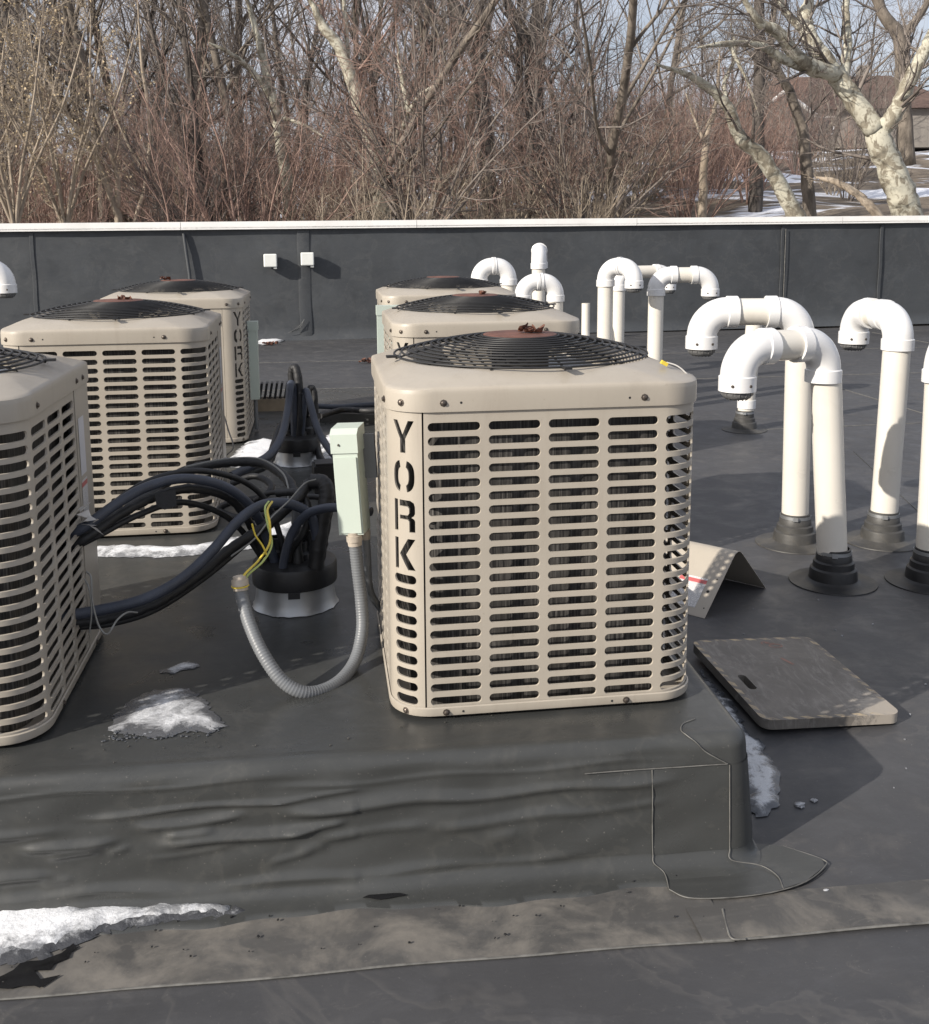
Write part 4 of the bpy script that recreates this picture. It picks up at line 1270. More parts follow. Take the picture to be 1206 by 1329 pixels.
# ------------------------------------------------------------------ PVC vents
def gooseneck(label, base, ztop, mouth, r=.060, RB=.108, lean=(0, 0), boot='boot', z0=0.0, group='white pvc vent pipes', boot_scale=1.0, mouth_drop=.055):
    """base (x,y), ztop = height of the top centre line, mouth = (x, y) of the outlet"""
    base = Vector((base[0], base[1], z0))
    root = thing('vent_pipe', label, 'vent pipe', base, 0, group)
    tx, ty = lean[0] * ztop, lean[1] * ztop
    d = Vector((mouth[0] - base.x - tx, mouth[1] - base.y - ty, 0)); span = d.length; d.normalize()
    L = max(0.03, span - 2 * RB)
    top = Vector((tx, ty, 0))
    zc = ztop - RB
    zz = Vector((0, 0, 1))
    upv = Vector((tx, ty, ztop)).normalized()
    hgt = zc - .02
    mb = MB(); mb.tube([upv * .0 + Vector((0, 0, .03)), Vector((tx, ty, 0)) * (hgt * .5 / ztop) + zz * hgt * .5, Vector((tx, ty, 0)) * (hgt / ztop) + zz * hgt], r, 24)
    mb.build('riser', M['pvc'], root, True, 40)
    def elbow(c, a0, a1, base_v, up_v, bells):
        mb = MB(); n = 12
        pts = [c + base_v * (RB * math.cos(a0 + (a1 - a0) * k / n)) + up_v * (RB * math.sin(a0 + (a1 - a0) * k / n)) for k in range(n + 1)]
        mb.tube(pts, r * 1.10, 24)
        for (p, dirn, ln) in bells:
            q = Vector(p); e = q + dirn * ln
            mb.tube([q - dirn * .004, q, e, e - dirn * .001], [r * 1.10, r * 1.19, r * 1.19, r * 1.03], 24)
        return mb.build('elbow', M['pvcfit'], root, True, 40)
    p0 = top + zz * zc
    elbow(p0 + d * RB, PI, PI / 2, d, zz, [(p0, -zz, .048), (p0 + d * RB + zz * RB, d, min(.045, L * .45))])
    p1 = p0 + d * (RB + L)
    if L > .05:
        mb = MB(); mb.tube([p0 + d * (RB + .01) + zz * RB, p1 + zz * RB - d * .01], r, 24); mb.build('crossover', M['pvc'], root, True, 40)
    p2 = p1 + d * RB
    elbow(p1, PI / 2, 0, d, zz, [(p1 + zz * RB, -d, min(.045, L * .45)), (p2, -zz, mouth_drop)])
    mb = MB(); mb.lathe([(r * .98, .002), (r * .97, -.014), (r * .85, -.026), (r * .5, -.033), (0, -.035)], 20, (0, 0, 0))
    for k in range(14):
        a = 2 * PI * k / 14
        mb.tube([(r * .99 * math.cos(a), r * .99 * math.sin(a), 0), (r * .97 * math.cos(a), r * .97 * math.sin(a), -.014), (r * .6 * math.cos(a), r * .6 * math.sin(a), -.034)], .0025, 4)
    s = mb.build('bird_screen', M['screen'], root, True, 60); s.location = p2 - zz * mouth_drop
    mb = MB(); mb.lathe([(0, .005), (.004, .005), (.006, .003), (.006, 0)], 8)
    for (aa, mt) in ((-1.2, 'yellow'), (-2.2, 'screw')):
        q = mb.build('screw', M['screw'], root)
        q.location = p2 - zz * (mouth_drop * .55) + Vector((math.cos(aa), math.sin(aa), 0)) * (r * 1.185)
        q.rotation_euler = Vector((math.cos(aa), math.sin(aa), 0)).to_track_quat('Z', 'Y').to_euler()
    boot_on(root, r, boot, boot_scale * .94)
    return root

def boot_on(root, r, mat, s=1.0):
    mb = MB(); k = s
    mb.lathe([(r * 3.1 * k, .001), (r * 3.08 * k, .005), (r * 2.0 * k, .008), (r * 1.72 * k, .018), (r * 1.66 * k, .05), (r * 1.62 * k, .06), (r * 1.46 * k, .066), (r * 1.43 * k, .09), (r * 1.28 * k, .096), (r * 1.25 * k, .118), (r * 1.13, .122), (r * 1.10, .145), (r * .98, .146)], 36)
    b = mb.build('rubber_boot', M[mat], root, True, 35)
    mb = MB(); mb.lathe([(r * 1.11, .124), (r * 1.15, .124), (r * 1.15, .138), (r * 1.11, .138)], 28); mb.box((r * 1.17, 0, .131), (.02, .022, .016), Matrix.Identity(3))
    c = mb.build('hose_clamp', M['alu'], b, True, 35); c.rotation_euler = (0, 0, -2.0)

gooseneck('nearest white vent pipe, crossing in front of another, black boot', (2.054, 3.859, 0)[:2],0.99, (1.564, 3.74, 0.847)[:2], lean=(-.085, .0), boot='bootdk')
gooseneck('white vent pipe just behind the nearest one, arm reaching far left', (2.135, 4.384, 0)[:2], 1.07, (1.686, 4.45, 0.984)[:2], lean=(-.018, 0))
gooseneck('white vent pipe with a short hooked end and a shadow across its riser', (2.551, 4.354, -0)[:2], 1.04, (2.552, 4.71, 0.886)[:2], lean=(.02, 0), RB=.10)
gooseneck('white vent pipe at the right edge of the view, arm leaving the frame', (2.445, 3.797, -0)[:2], 0.985, (2.864, 4.09, 0.862)[:2], lean=(-.01, 0), boot='bootdk')
gooseneck('tall white hooked vent pipe, left one of the three beyond the front unit', (2.192, 7.87, 0.588)[:2], 1.155, (2.343, 7.72, 1.043)[:2])
gooseneck('white vent pipe between the hooked one and the wide one, partly hidden', (2.572, 8.81, 0.484)[:2], 1.065, (3.058, 8.91, 0.875)[:2], r=.055)
gooseneck('white vent pipe with a wide flat arch and a small mouth pointing right', (2.6, 7.87, 0.458)[:2], 1.08, (3.022, 7.82, 0.939)[:2], RB=.11)
gooseneck('white arched vent pipe behind the rear unit of the right row', (1.504, 8.29, 0.903)[:2], 1.15, (1.271, 8.29, 0.999)[:2], RB=.105)
gooseneck('white arched vent pipe in front of the straight upright one', (1.821, 7.98, 0.827)[:2], 1.035, (1.563, 7.98, 0.921)[:2], RB=.105)
gooseneck('white vent pipe seen end on, rising above the arch in front of it', (1.947, 9.22, 0.839)[:2], 1.245, (2.038, 9.58, 0.815)[:2])
gooseneck('white vent outlet cut off by the left edge, before the parapet', (-2.396, 7.25, 1.052)[:2], 1.21, (-2.06, 7.25, 1.098)[:2])

def stub(label, base, h, r, lean=0.0, cap=True, boot=True):
    root = thing('vent_pipe', label, 'vent pipe', (base[0], base[1], 0))
    mb = MB(); mb.tube([(0, 0, .03), (lean * h * .5, 0, h * .5), (lean * h, 0, h)], r, 20); mb.build('riser', M['pvc'], root, True, 40)
    if cap:
        mb = MB(); mb.lathe([(r * 1.01, 0), (r * 1.14, .002), (r * 1.14, .06), (r * 1.0, .062)], 20, (lean * .17, 0, .16)); mb.build('coupling', M['pvcfit'], root, True, 40)
    if boot: boot_on(root, r, 'boot', .9)
    return root
P5 = (3, 7.022, 0)
stub('open white stub pipe topped with leaves, behind the nearest vent pipe', P5[:2], .84, .057, .06)
mbl = leaf_clump((P5[0] + .05, P5[1] - .02, .838), 3.2, 77, 'brown leaves heaped on the white stub pipe behind the nearest vent')
P9 = (3.433, 13.259, 0)
stub('short thin white pipe standing alone near the parapet', P9[:2], .48, .055, 0, False, False)
mb = MB(); mb.lathe([(.053, 0), (.12, 0), (.12, .03), (.053, .04)], 24); o = mb.build('pipe_collar', M['pvcfit'], None); o.location = (P9[0], P9[1], 0.001)
o.parent = bpy.data.objects.get([k.name for k in bpy.data.objects if k.get('label', '').startswith('short thin white pipe')][0]); o.location = (0, 0, .001)

# ------------------------------------------------------------------ pipe curbs with black caps
def pipe_curb(label, loc, r, h, torn, band=False):
    root = thing('pipe_curb', label, 'pipe curb', loc)
    mb = MB(); vs = []; fs = []; n = 48; rg = random.Random(int(r * 1000))
    prof = [(1.11, .002), (1.07, .010), (1.03, .03), (1.0, .06), (.985, h)]
    for (k, z) in prof:
        for i in range(n):
            a = 2 * PI * i / n
            q = r * k + (torn * rg.uniform(-.6, .9) if k > 1.1 else 0)
            vs.append((q * math.cos(a), q * math.sin(a), z))
    for j in range(len(prof) - 1):
        for i in range(n):
            i2 = (i + 1) % n; fs.append((j * n + i, j * n + i2, (j + 1) * n + i2, (j + 1) * n + i))
    mb.add(vs, fs); mb.build('metal_sleeve', M['alu'], root, True, 60)
    mb = MB(); mb.lathe([(r * 1.0, h - .05), (r * 1.09, h - .05), (r * 1.10, h - .045), (r * 1.10, h + .005), (r * 1.07, h + .014), (r * .9, h + .018), (r * .6, h + .022), (0, h + .023)], 40)
    c = mb.build('rubber_cap', M['bootdk'], root, True, 30)
    mb = MB(); mb.box((0, -r * 1.12, h - .055), (.035, .014, .02)); mb.build('clamp_lug', M['bootdk'], c)
    for (x, y, rr, hh) in ((-.45, .1, .025, .07), (.1, -.1, .03, .06), (.45, .2, .03, .09)):
        mb = MB(); mb.lathe([(rr * 1.35, 0), (rr * 1.3, hh * .4), (rr, hh * .5), (rr, hh), (rr * .8, hh)], 16, (x * r, y * r, h + .015)); mb.build('pipe_collar', M['bootdk'], root)
    return root
C1 = (-0.102, 3.033, 0.3)
pipe_curb('round silver pipe curb with a black cap, beside the conduit loop', (C1[0], C1[1] + .10, .30), .118, .125, .0035)
C2 = (-0.135, 5.03, 0.3)
pipe_curb('round silver pipe curb with a black cap, between the rear units', (C2[0], C2[1] + .10, .30), .105, .12, .004)

# ------------------------------------------------------------------ insulated lines, cables
def hose(label, pts, r, mat='hose', name='insulated_hose', cat='hose', seg=12, n=10, wob=0.0, group=None):
    pp = spline(pts, n)
    rg = random.Random(len(label))
    rads = [r * (1 + wob * rg.uniform(-1, 1)) for _ in pp]
    base = Vector(pp[0])
    mb = MB(); mb.tube([p - base for p in pp], rads, seg)
    o = mb.build(name, M[mat], None, True, 60); o.location = base
    return tag(o, label, cat, group)
hose('thick blue black hose arching from the left unit, uppermost of its bundle', [(-0.678, 2.74, 0.653), (-0.622, 2.74, 0.683), (-0.557, 2.8, 0.721), (-0.485, 2.86, 0.751), (-0.4, 2.92, 0.757), (-0.313, 2.98, 0.726), (-0.248, 3.02, 0.674), (-0.202, 3.06, 0.596), (-0.169, 3.09, 0.483), (-0.149, 3.1, 0.398)], 0.0140)
hose('black taped hose lying under the arching blue black one', [(-0.685, 2.76, 0.618), (-0.629, 2.76, 0.645), (-0.555, 2.83, 0.685), (-0.473, 2.9, 0.712), (-0.377, 2.97, 0.715), (-0.277, 3.04, 0.661), (-0.218, 3.1, 0.542), (-0.182, 3.12, 0.425)], 0.0136, 'hoseblk', wob=.12)
hose('long black hose arching highest towards the gap between the units', [(-0.669, 2.9, 0.6), (-0.621, 3, 0.618), (-0.536, 3.15, 0.651), (-0.44, 3.3, 0.691), (-0.305, 3.4, 0.693), (-0.193, 3.4, 0.681), (-0.117, 3.3, 0.645), (-0.094, 3.2, 0.594), (-0.092, 3.1, 0.512), (-0.088, 3.07, 0.419)], 0.0160, 'hoseblk', wob=.1)
hose('thick blue black hose rising from the roof beside the left unit', [(-0.679, 2.66, 0.469), (-0.597, 2.68, 0.471), (-0.484, 2.7, 0.488), (-0.392, 2.76, 0.518), (-0.315, 2.83, 0.571), (-0.256, 2.9, 0.625), (-0.205, 2.95, 0.654), (-0.159, 3, 0.655), (-0.098, 3.02, 0.642), (-0.043, 3.04, 0.594), (-0.03, 3.05, 0.488), (-0.033, 3.05, 0.409)], 0.0148)
hose('black taped hose sagging along the thick blue black one', [(-0.685, 2.68, 0.445), (-0.598, 2.72, 0.433), (-0.475, 2.76, 0.449), (-0.372, 2.84, 0.489), (-0.274, 2.94, 0.542), (-0.178, 3.02, 0.583), (-0.088, 3.08, 0.638), (-0.053, 3.12, 0.679), (-0.011, 3.14, 0.687), (0.011, 3.14, 0.642), (-0.006, 3.1, 0.532), (-0.032, 3.06, 0.413)], 0.0152, 'hoseblk', wob=.15)
hose('fat black taped riser leaning right out of the near curb', [(-0.042, 3.05, 0.4), (-0.03, 3.05, 0.488), (-0.014, 3.06, 0.58), (0.002, 3.08, 0.646), (-0.006, 3.1, 0.684), (-0.043, 3.12, 0.686)], 0.0240, 'hoseblk', wob=.06)
hose('blue black hose bending from the disconnect box down to the near curb', [(0.125, 2.86, 0.655), (0.068, 2.9, 0.656), (0.003, 2.95, 0.647), (-0.058, 3, 0.616), (-0.101, 3.03, 0.557), (-0.126, 3.04, 0.484), (-0.138, 3.05, 0.41)], 0.0132)
hose('black hose twisting up beside the near curb riser', [(-0.126, 3.08, 0.394), (-0.109, 3.08, 0.483), (-0.068, 3.06, 0.547), (-0.054, 3.08, 0.613), (-0.082, 3.12, 0.651), (-0.148, 3.16, 0.644)], 0.0120, 'hoseblk', wob=.1)
hose('left blue black hose hooked over the far curb', [(-0.144, 5.1, 0.405), (-0.144, 5.1, 0.54), (-0.147, 5.1, 0.674), (-0.156, 5.05, 0.701), (-0.169, 5, 0.596), (-0.197, 4.85, 0.495), (-0.241, 4.7, 0.444), (-0.292, 4.55, 0.436), (-0.397, 4.4, 0.413)], 0.0192)
hose('right blue black hose hooked over the far curb', [(-0.118, 5.1, 0.404), (-0.103, 5.1, 0.539), (-0.084, 5.1, 0.661), (-0.066, 5.02, 0.628), (-0.039, 4.95, 0.526), (0.002, 4.85, 0.451), (0.063, 4.7, 0.404), (0.164, 4.6, 0.372)], 0.0176)
hose('tall black hose loop standing above the far curb', [(-0.158, 5.16, 0.374), (-0.147, 5.16, 0.607), (-0.15, 5.16, 0.746), (-0.13, 5.14, 0.771), (-0.117, 5.12, 0.69), (-0.114, 5.1, 0.539), (-0.133, 5.1, 0.393)], 0.0208, 'hoseblk', wob=.06)
hose('black hose loop at the right of the far curb', [(-0.113, 5.2, 0.364), (-0.084, 5.2, 0.56), (-0.066, 5.2, 0.657), (-0.044, 5.2, 0.629), (-0.042, 5.16, 0.448), (-0.029, 5.05, 0.353), (0.01, 4.9, 0.324)], 0.0176, 'hoseblk', wob=.06)
hose('black hose draped left of the far curb down to the platform', [(-0.179, 5.02, 0.537), (-0.214, 4.95, 0.494), (-0.244, 4.75, 0.419), (-0.279, 4.6, 0.403), (-0.369, 4.45, 0.4)], 0.0208, 'hoseblk', wob=.08)
hose('long dark hose lying across the roof behind the disconnect box', [(-0.046, 6.3, 0.386), (0.092, 6.25, 0.386), (0.23, 6.2, 0.4), (0.462, 6.2, 0.402)], 0.0160, 'hose')
hose('second dark hose lying close behind the disconnect box', [(-0.023, 5.9, 0.395), (0.112, 6.1, 0.392), (0.267, 6, 0.4), (0.492, 6, 0.407)], 0.0176, 'hoseblk')
hose('black hose coiled low behind the near curb', [(-0.317, 3.5, 0.597), (-0.239, 3.5, 0.62), (-0.181, 3.45, 0.598), (-0.21, 3.4, 0.572), (-0.31, 3.4, 0.558), (-0.348, 3.4, 0.534), (-0.283, 3.35, 0.519), (-0.181, 3.3, 0.538)], 0.0112, 'hoseblk')
hose('thin black line arching beside the uppermost hose of the left bundle', [(-0.69, 2.8, 0.627), (-0.618, 2.84, 0.676), (-0.505, 2.92, 0.746), (-0.378, 3, 0.76), (-0.256, 3.08, 0.711), (-0.181, 3.12, 0.631), (-0.14, 3.12, 0.508), (-0.127, 3.12, 0.39)], .009, 'hoseblk')
hose('thin black line drooping under the left bundle', [(-0.687, 2.78, 0.603), (-0.602, 2.8, 0.64), (-0.513, 2.88, 0.669), (-0.409, 2.96, 0.679), (-0.301, 3.04, 0.615), (-0.231, 3.1, 0.514), (-0.178, 3.13, 0.404)], .009, 'hoseblk')
hose('thin black cable looping low in front of the rubber block', [(-0.228, 3.3, 0.586), (-0.178, 3.28, 0.615), (-0.114, 3.24, 0.617), (-0.076, 3.2, 0.581), (-0.09, 3.14, 0.53), (-0.119, 3.1, 0.475), (-0.125, 3.08, 0.408)], .008, 'hoseblk')
hose('thin black cable sagging beside the low blue black hose', [(-0.68, 2.7, 0.424), (-0.584, 2.74, 0.411), (-0.473, 2.8, 0.421), (-0.352, 2.88, 0.474), (-0.237, 2.98, 0.541), (-0.141, 3.06, 0.603), (-0.072, 3.1, 0.656), (-0.049, 3.12, 0.664)], .009, 'hoseblk')
hose('black cable lying on the platform behind the near curb', [(0.042, 3.4, 0.535), (0.004, 3.4, 0.555), (-0.059, 3.42, 0.561), (-0.135, 3.4, 0.543), (-0.211, 3.4, 0.528), (-0.29, 3.45, 0.536)], .010, 'hoseblk')
# flap of loose insulation hanging from the bundle
mb = MB(); p = Vector((-0.429, 2.86, 0.732))
mb.add([p + Vector(v) for v in ((-.035, 0, .0), (.02, 0, .01), (.022, -.004, -.035), (-.01, -.008, -.045), (-.032, -.006, -.03))], [(0, 1, 2, 3, 4)])
mb.add([p + Vector(v) for v in ((-.035, .004, .0), (.02, .004, .01), (.022, .000, -.035), (-.01, -.004, -.045), (-.032, -.002, -.03))], [(4, 3, 2, 1, 0)])
tag(mb.build('insulation_flap', M['hoseblk']), 'ragged black flap hanging below the arching hoses', 'insulation')
mb = MB(); p = Vector((-0.613, 2.72, 0.709)); rg = random.Random(4)
for k in range(7):
    c = p + Vector((rg.gauss(0, .008), rg.gauss(0, .006), rg.gauss(0, .012)))
    mb.add([c + Vector((rg.gauss(0, .016), rg.gauss(0, .01), rg.gauss(0, .016))) for _ in range(4)], [(0, 1, 2, 3)])
tag(mb.build('torn_tape', M['whitewire'], None, False), 'torn white tape at the hose end beside the left unit', 'tape')
mb = MB(); mb.box((0, 0, .06), (.10, .12, .12)); mb.box((0, 0, .125), (.085, .10, .012))
o = mb.build('rubber_block', M['bootdk'], None, False); p = (-0.004, 4.491, 0.3); o.location = (p[0], p[1] + .05, .301); o.rotation_euler = (0, 0, .1)
tag(o, 'black rubber support block behind the near curb riser', 'support block')
# bellows on a timber sleeper behind
p = (-0.335, 6.716, 0.3)
root = thing('pipe_support', 'black ribbed pipe support on a timber sleeper left of the far curb', 'pipe support', (p[0], p[1], .30))
mb = MB(); mb.box((0, 0, .04), (.36, .10, .08)); mb.build('sleeper', M['wood'], root, False)
for k in range(6):
    mb = MB(); mb.box((-.06 + .032 * k, 0, .13), (.014, .09, .10), Matrix.Rotation(.18, 3, 'Y')); mb.build('rib', M['bootdk'], root, False)
root = thing('pipe_support', 'flat dark duct cover lying behind the disconnect box', 'duct cover', (0.135, 6.194, 0.3))
mb = MB(); mb.box((0.05, .1, .03), (.34, .3, .06), Matrix.Rotation(-.35, 3, 'Z')); mb.build('cover', M['curb'], root, False)
mb = MB(); mb.box((0.05, .1, .064), (.16, .14, .008), Matrix.Rotation(-.35, 3, 'Z')); mb.build('hatch', M['curb'], root, False)

# disconnect box and flexible conduit
DB = (0.067, 2.72, 0.64)
dbox = thing('disconnect_box', 'pale green electrical disconnect box hung beside the front air conditioner', 'electrical box', DB, R(-17))
dbox.rotation_euler = (0, R(-3.2), R(-17)); dbox.scale = (.80, .88, 1.0); dbox.location.x += .006
mb = MB()
mb.add([(-.042, -.035, .0), (.042, -.035, .0), (.042, .05, .0), (-.042, .05, .0), (-.042, -.035, .262), (.042, -.035, .262), (.042, .05, .262), (-.042, .05, .262)],
       [(0, 3, 2, 1), (4, 5, 6, 7), (0, 1, 5, 4), (1, 2, 6, 5), (2, 3, 7, 6), (3, 0, 4, 7)])
mb.build('enclosure', M['boxgreen'], dbox, False)
mb = MB()
mb.add([(-.046, -.040, .222), (.046, -.040, .222), (.046, .052, .222), (-.046, .052, .222), (-.046, -.040, .272), (.046, -.040, .272), (.046, .052, .290), (-.046, .052, .290), (-.046, -.020, .286), (.046, -.020, .286)],
       [(0, 1, 5, 4), (4, 5, 9, 8), (8, 9, 6, 7), (1, 2, 6, 9, 5), (0, 4, 8, 7, 3), (2, 3, 7, 6), (0, 3, 2, 1)])
mb.build('hood', M['boxgreen'], dbox, False)
mb = MB(); mb.box((0, -.0375, .108), (.074, .005, .205)); mb.build('door', M['boxgreen'], dbox, False)
mb = MB(); mb.lathe([(0, .003), (.003, .003), (.0035, 0)], 8, (0, 0, 0)); o = mb.build('screw', M['screw'], dbox); o.location = (-.018, -.041, .245); o.rotation_euler = (R(90), 0, 0)
mb = MB(); mb.box((.062, .04, .20), (.04, .012, .12)); mb.build('bracket', M['conduit'], dbox, False)

def conduit(label, pts, r, loc_fit0=True, loc_fit1=True):
    root = thing('conduit', label, 'conduit', pts[0])
    base = Vector(pts[0])
    pp = spline([Vector(p) - base for p in pts], 60)
    # resample evenly so that the ribs are regular
    ln = [0]
    for a, b in zip(pp, pp[1:]): ln.append(ln[-1] + (b - a).length)
    tot = ln[-1]; step = .0026; n = int(tot / step); out = []; j = 0
    for k in range(n + 1):
        s = tot * k / n
        while j < len(ln) - 2 and ln[j + 1] < s: j += 1
        out.append(pp[j].lerp(pp[j + 1], (s - ln[j]) / max(1e-9, ln[j + 1] - ln[j])))
    rads = [r * (1.03 if (k // 1) % 3 != 0 else .955) for k in range(n + 1)]
    mb = MB(); mb.tube(out, rads, 12); mb.build('sheath', M['conduit'], root, True, 180)
    for ok, p, q in ((loc_fit0, out[0], out[6]), (loc_fit1, out[-1], out[-7])):
        if not ok: continue
        d = (q - p).normalized(); mb = MB()
        mb.tube([p - d * .022, p - d * .02, p - d * .012, p - d * .012, p + d * .004, p + d * .004, p + d * .016, p + d * .017], [r * .8, r * 1.05, r * 1.05, r * 1.32, r * 1.32, r * 1.16, r * 1.16, r], 14)
        mb.build('connector', M['fitting'], root, True, 30)
    return root
EN = (-0.223, 2.6, 0.551)
conduit('grey flexible conduit looping from the disconnect box to a loose end', [(0.072, 2.7, 0.625), (0.078, 2.7, 0.549), (0.086, 2.69, 0.455), (0.085, 2.66, 0.38), (0.061, 2.6, 0.321), (0.01, 2.52, 0.3), (-0.058, 2.47, 0.305), (-0.117, 2.47, 0.338), (-0.165, 2.5, 0.399), (-0.2, 2.55, 0.462), (-0.219, 2.59, 0.519), EN], .0165)
conduit('thin grey conduit running from the disconnect box into the front unit', [(0.105, 2.76, 0.622), (0.108, 2.76, 0.561), (0.111, 2.78, 0.477), (0.123, 2.82, 0.417), (0.151, 2.88, 0.354)], .010, True, False)
E0 = Vector(EN)
hose('yellow wire curving up from the loose conduit end', [E0 + Vector((0, 0, .0)), (-0.21, 2.6, 0.577), (-0.177, 2.64, 0.599), (-0.15, 2.68, 0.631), (-0.149, 2.7, 0.677), (-0.156, 2.74, 0.704), (-0.146, 2.8, 0.711)], .0032, 'yellow', 'wire', 'wire', 6, 10)
hose('greenish yellow wire beside the yellow one at the conduit end', [E0 + Vector((.006, 0, .0)), (-0.201, 2.61, 0.573), (-0.166, 2.65, 0.593), (-0.145, 2.69, 0.625), (-0.156, 2.72, 0.672), (-0.163, 2.76, 0.704), (-0.155, 2.8, 0.712)], .0030, 'green', 'wire', 'wire', 6, 10)
hose('short loose yellow wire tip bending left', [(-0.158, 2.66, 0.606), (-0.167, 2.66, 0.631), (-0.184, 2.66, 0.659), (-0.192, 2.66, 0.691)], .0026, 'yellow', 'wire', 'wire', 6, 10)
hose('yellow wire tied round the conduit connector', [E0 + Vector((.021 * math.cos(a * .7), .021 * math.sin(a * .7), -.004 + .001 * math.sin(a))) for a in range(0, 10)], .0022, 'yellow', 'wire', 'wire', 6, 4)
hose('thin white wire draped along the black hoses', [(-0.265, 2.84, 0.55), (-0.202, 2.86, 0.59), (-0.155, 2.9, 0.639), (-0.106, 2.95, 0.673), (-0.062, 3, 0.709), (-0.028, 3.02, 0.716)], .0025, 'greywire', 'wire', 'wire', 6, 10)
hose('thin pale wire along the highest black hose', [(-0.434, 3.26, 0.714), (-0.323, 3.34, 0.717), (-0.215, 3.36, 0.711), (-0.14, 3.3, 0.679), (-0.118, 3.24, 0.642), (-0.118, 3.2, 0.608)], .003, 'greywire', 'wire', 'wire', 6, 10)
hose('thin grey wire hanging beside the left unit', [(-0.602, 2.62, 0.597), (-0.587, 2.6, 0.587), (-0.583, 2.58, 0.534), (-0.567, 2.56, 0.476), (-0.545, 2.55, 0.457), (-0.527, 2.58, 0.48), (-0.509, 2.62, 0.484), (-0.492, 2.66, 0.468)], .0025, 'greywire', 'wire', 'wire', 6, 10)
hose('second grey wire hanging beside the left unit', [(-0.614, 2.65, 0.567), (-0.6, 2.63, 0.547), (-0.596, 2.62, 0.489), (-0.602, 2.61, 0.438)], .0022, 'greywire', 'wire', 'wire', 6, 10)
hose('thin black wire hanging beside the rear left unit', [(-0.499, 5.3, 0.516), (-0.471, 5.2, 0.455), (-0.443, 5.1, 0.396), (-0.467, 4.95, 0.383)], .004, 'wire', 'wire', 'wire', 6, 10)
# yellow tag wire on the front unit's cap
mb = MB(); p = Vector((0.512 + .30, 2.286 + .10, 1.1205))
mb.box((0, 0, 0), (.016, .012, .009), Matrix.Rotation(.5, 3, 'Y')); mb.tube(spline([(.006, 0, .002), (.03, -.004, -.006), (.05, -.008, -.022), (.066, -.01, -.045), (.067, -.01, -.10), (.0665, -.01, -.14)], 6), .0016, 5)
mb.mi = [0 if i < 6 else 1 for i in range(len(mb.f))]
o = mb.build('wire_nut', [M['yellow'], M['whitewire']], None); o.location = p
tag(o, 'yellow wire nut and thin lead on the front air conditioner cap', 'wire nut')
# white disconnects on the rear units
for (p, sz, lab) in ((Vector((-.385, 6.00, .71)), (.05, .07, .44), 'pale upright electrical panel beside the rearmost left unit'), (Vector((.36, 5.54, .89)), (.13, .07, .30), 'pale green electrical box before the rearmost right unit')):
    root = thing('disconnect_box', lab, 'electrical box', p)
    mb = MB(); mb.box((0, 0, 0), sz); mb.build('enclosure', M['boxgreen'], root, False)
    mb = MB(); mb.box((0, 0, sz[2] / 2 - .02), (sz[0] + .008, sz[1] + .008, .05)); mb.build('hood', M['boxgreen'], root, False)
    mb = MB(); mb.tube([(0, 0, -sz[2] / 2 + .01), (0, 0, .31 - p.z)], .012, 10); mb.build('stand_pipe', M['conduit'], root)

# boxes on the parapet
for (p, lab) in (((-0.633, 13.86, 1.06), 'small white box on the parapet, left of the wide lap seam'), ((-0.156, 13.86, 1.075), 'small white box on the parapet, right of the wide lap seam')):
    root = thing('wall_box', lab, 'wall box', (p[0], p[1] + .0, p[2]), PW_YAW)
    mb = MB(); mb.box((0, 0, 0), (.17, .11, .17)); o = mb.build('cover', M['whitebox'], root, False)
    bv = o.modifiers.new('bevel', 'BEVEL'); bv.width = .015; bv.segments = 3
    mb = MB(); mb.box((.06, 0, -.092), (.04, .06, .03)); mb.build('cable_entry', M['whitebox'], root, False)
    mb = MB(); mb.box((0, .055, 0), (.14, .06, .14)); mb.build('back_plate', M['greywire'], root, False)

# ------------------------------------------------------------------ bent sheet metal cover
tent = thing('metal_cover', 'bent beige sheet metal cover lying like a tent beside the front unit', 'metal cover', (0, 0, 0))
gA = Vector((1.386, 3.545, 0)); gB = Vector((1.750, 3.825, 0)); along = Vector((-.66, .75, 0)).normalized() * .40
gd = (gB - gA); gl = gd.length; gd.normalize()
prof = []
apex_h = .222; tcen = .50
for k in range(25):
    t = k / 24
    x = gl * t
    ax = abs(t - tcen) / tcen
    z = apex_h * (1 - ax) if ax > .14 else apex_h * (1 - .07 - ax * ax / .28)
    prof.append((x, z + .002))
mb = MB(); vs = []; fs = []
for th in (0, -.002):
    for s in range(2):
        for (x, z) in prof:
            q = gA + gd * x + along * s; vs.append((q.x, q.y, max(0.0006, z + th)))
n = len(prof)
for k in range(n - 1):
    fs.append((k, k + 1, n + k + 1, n + k)); fs.append((2 * n + k, 3 * n + k, 3 * n + k + 1, 2 * n + k + 1))
    fs.append((k, 2 * n + k, 2 * n + k + 1, k + 1)); fs.append((n + k, n + k + 1, 3 * n + k + 1, 3 * n + k))
fs.append((0, n, 3 * n, 2 * n)); fs.append((n - 1, 3 * n - 1, 4 * n - 1, 2 * n - 1))
mb.add(vs, fs); mb.build('folded_sheet', M['beige'], tent, True, 40)
def on_slope(s, h, lift=.0015):
    """point on the lit slope: s metres along the ridge, h fraction of the slope height"""
    t = tcen * h; z = apex_h * h
    q = gA + gd * (gl * t) + along.normalized() * s
    nrm = Vector((-gd.x * apex_h, -gd.y * apex_h, gl * tcen)).normalized()
    return Vector((q.x, q.y, z + .002)) + nrm * lift
mb = MB(); mb.add([on_slope(.055, .10), on_slope(.055, .50), on_slope(.17, .50), on_slope(.17, .10)], [(0, 3, 2, 1)])
mb.build('label', M['label'], tent, False)
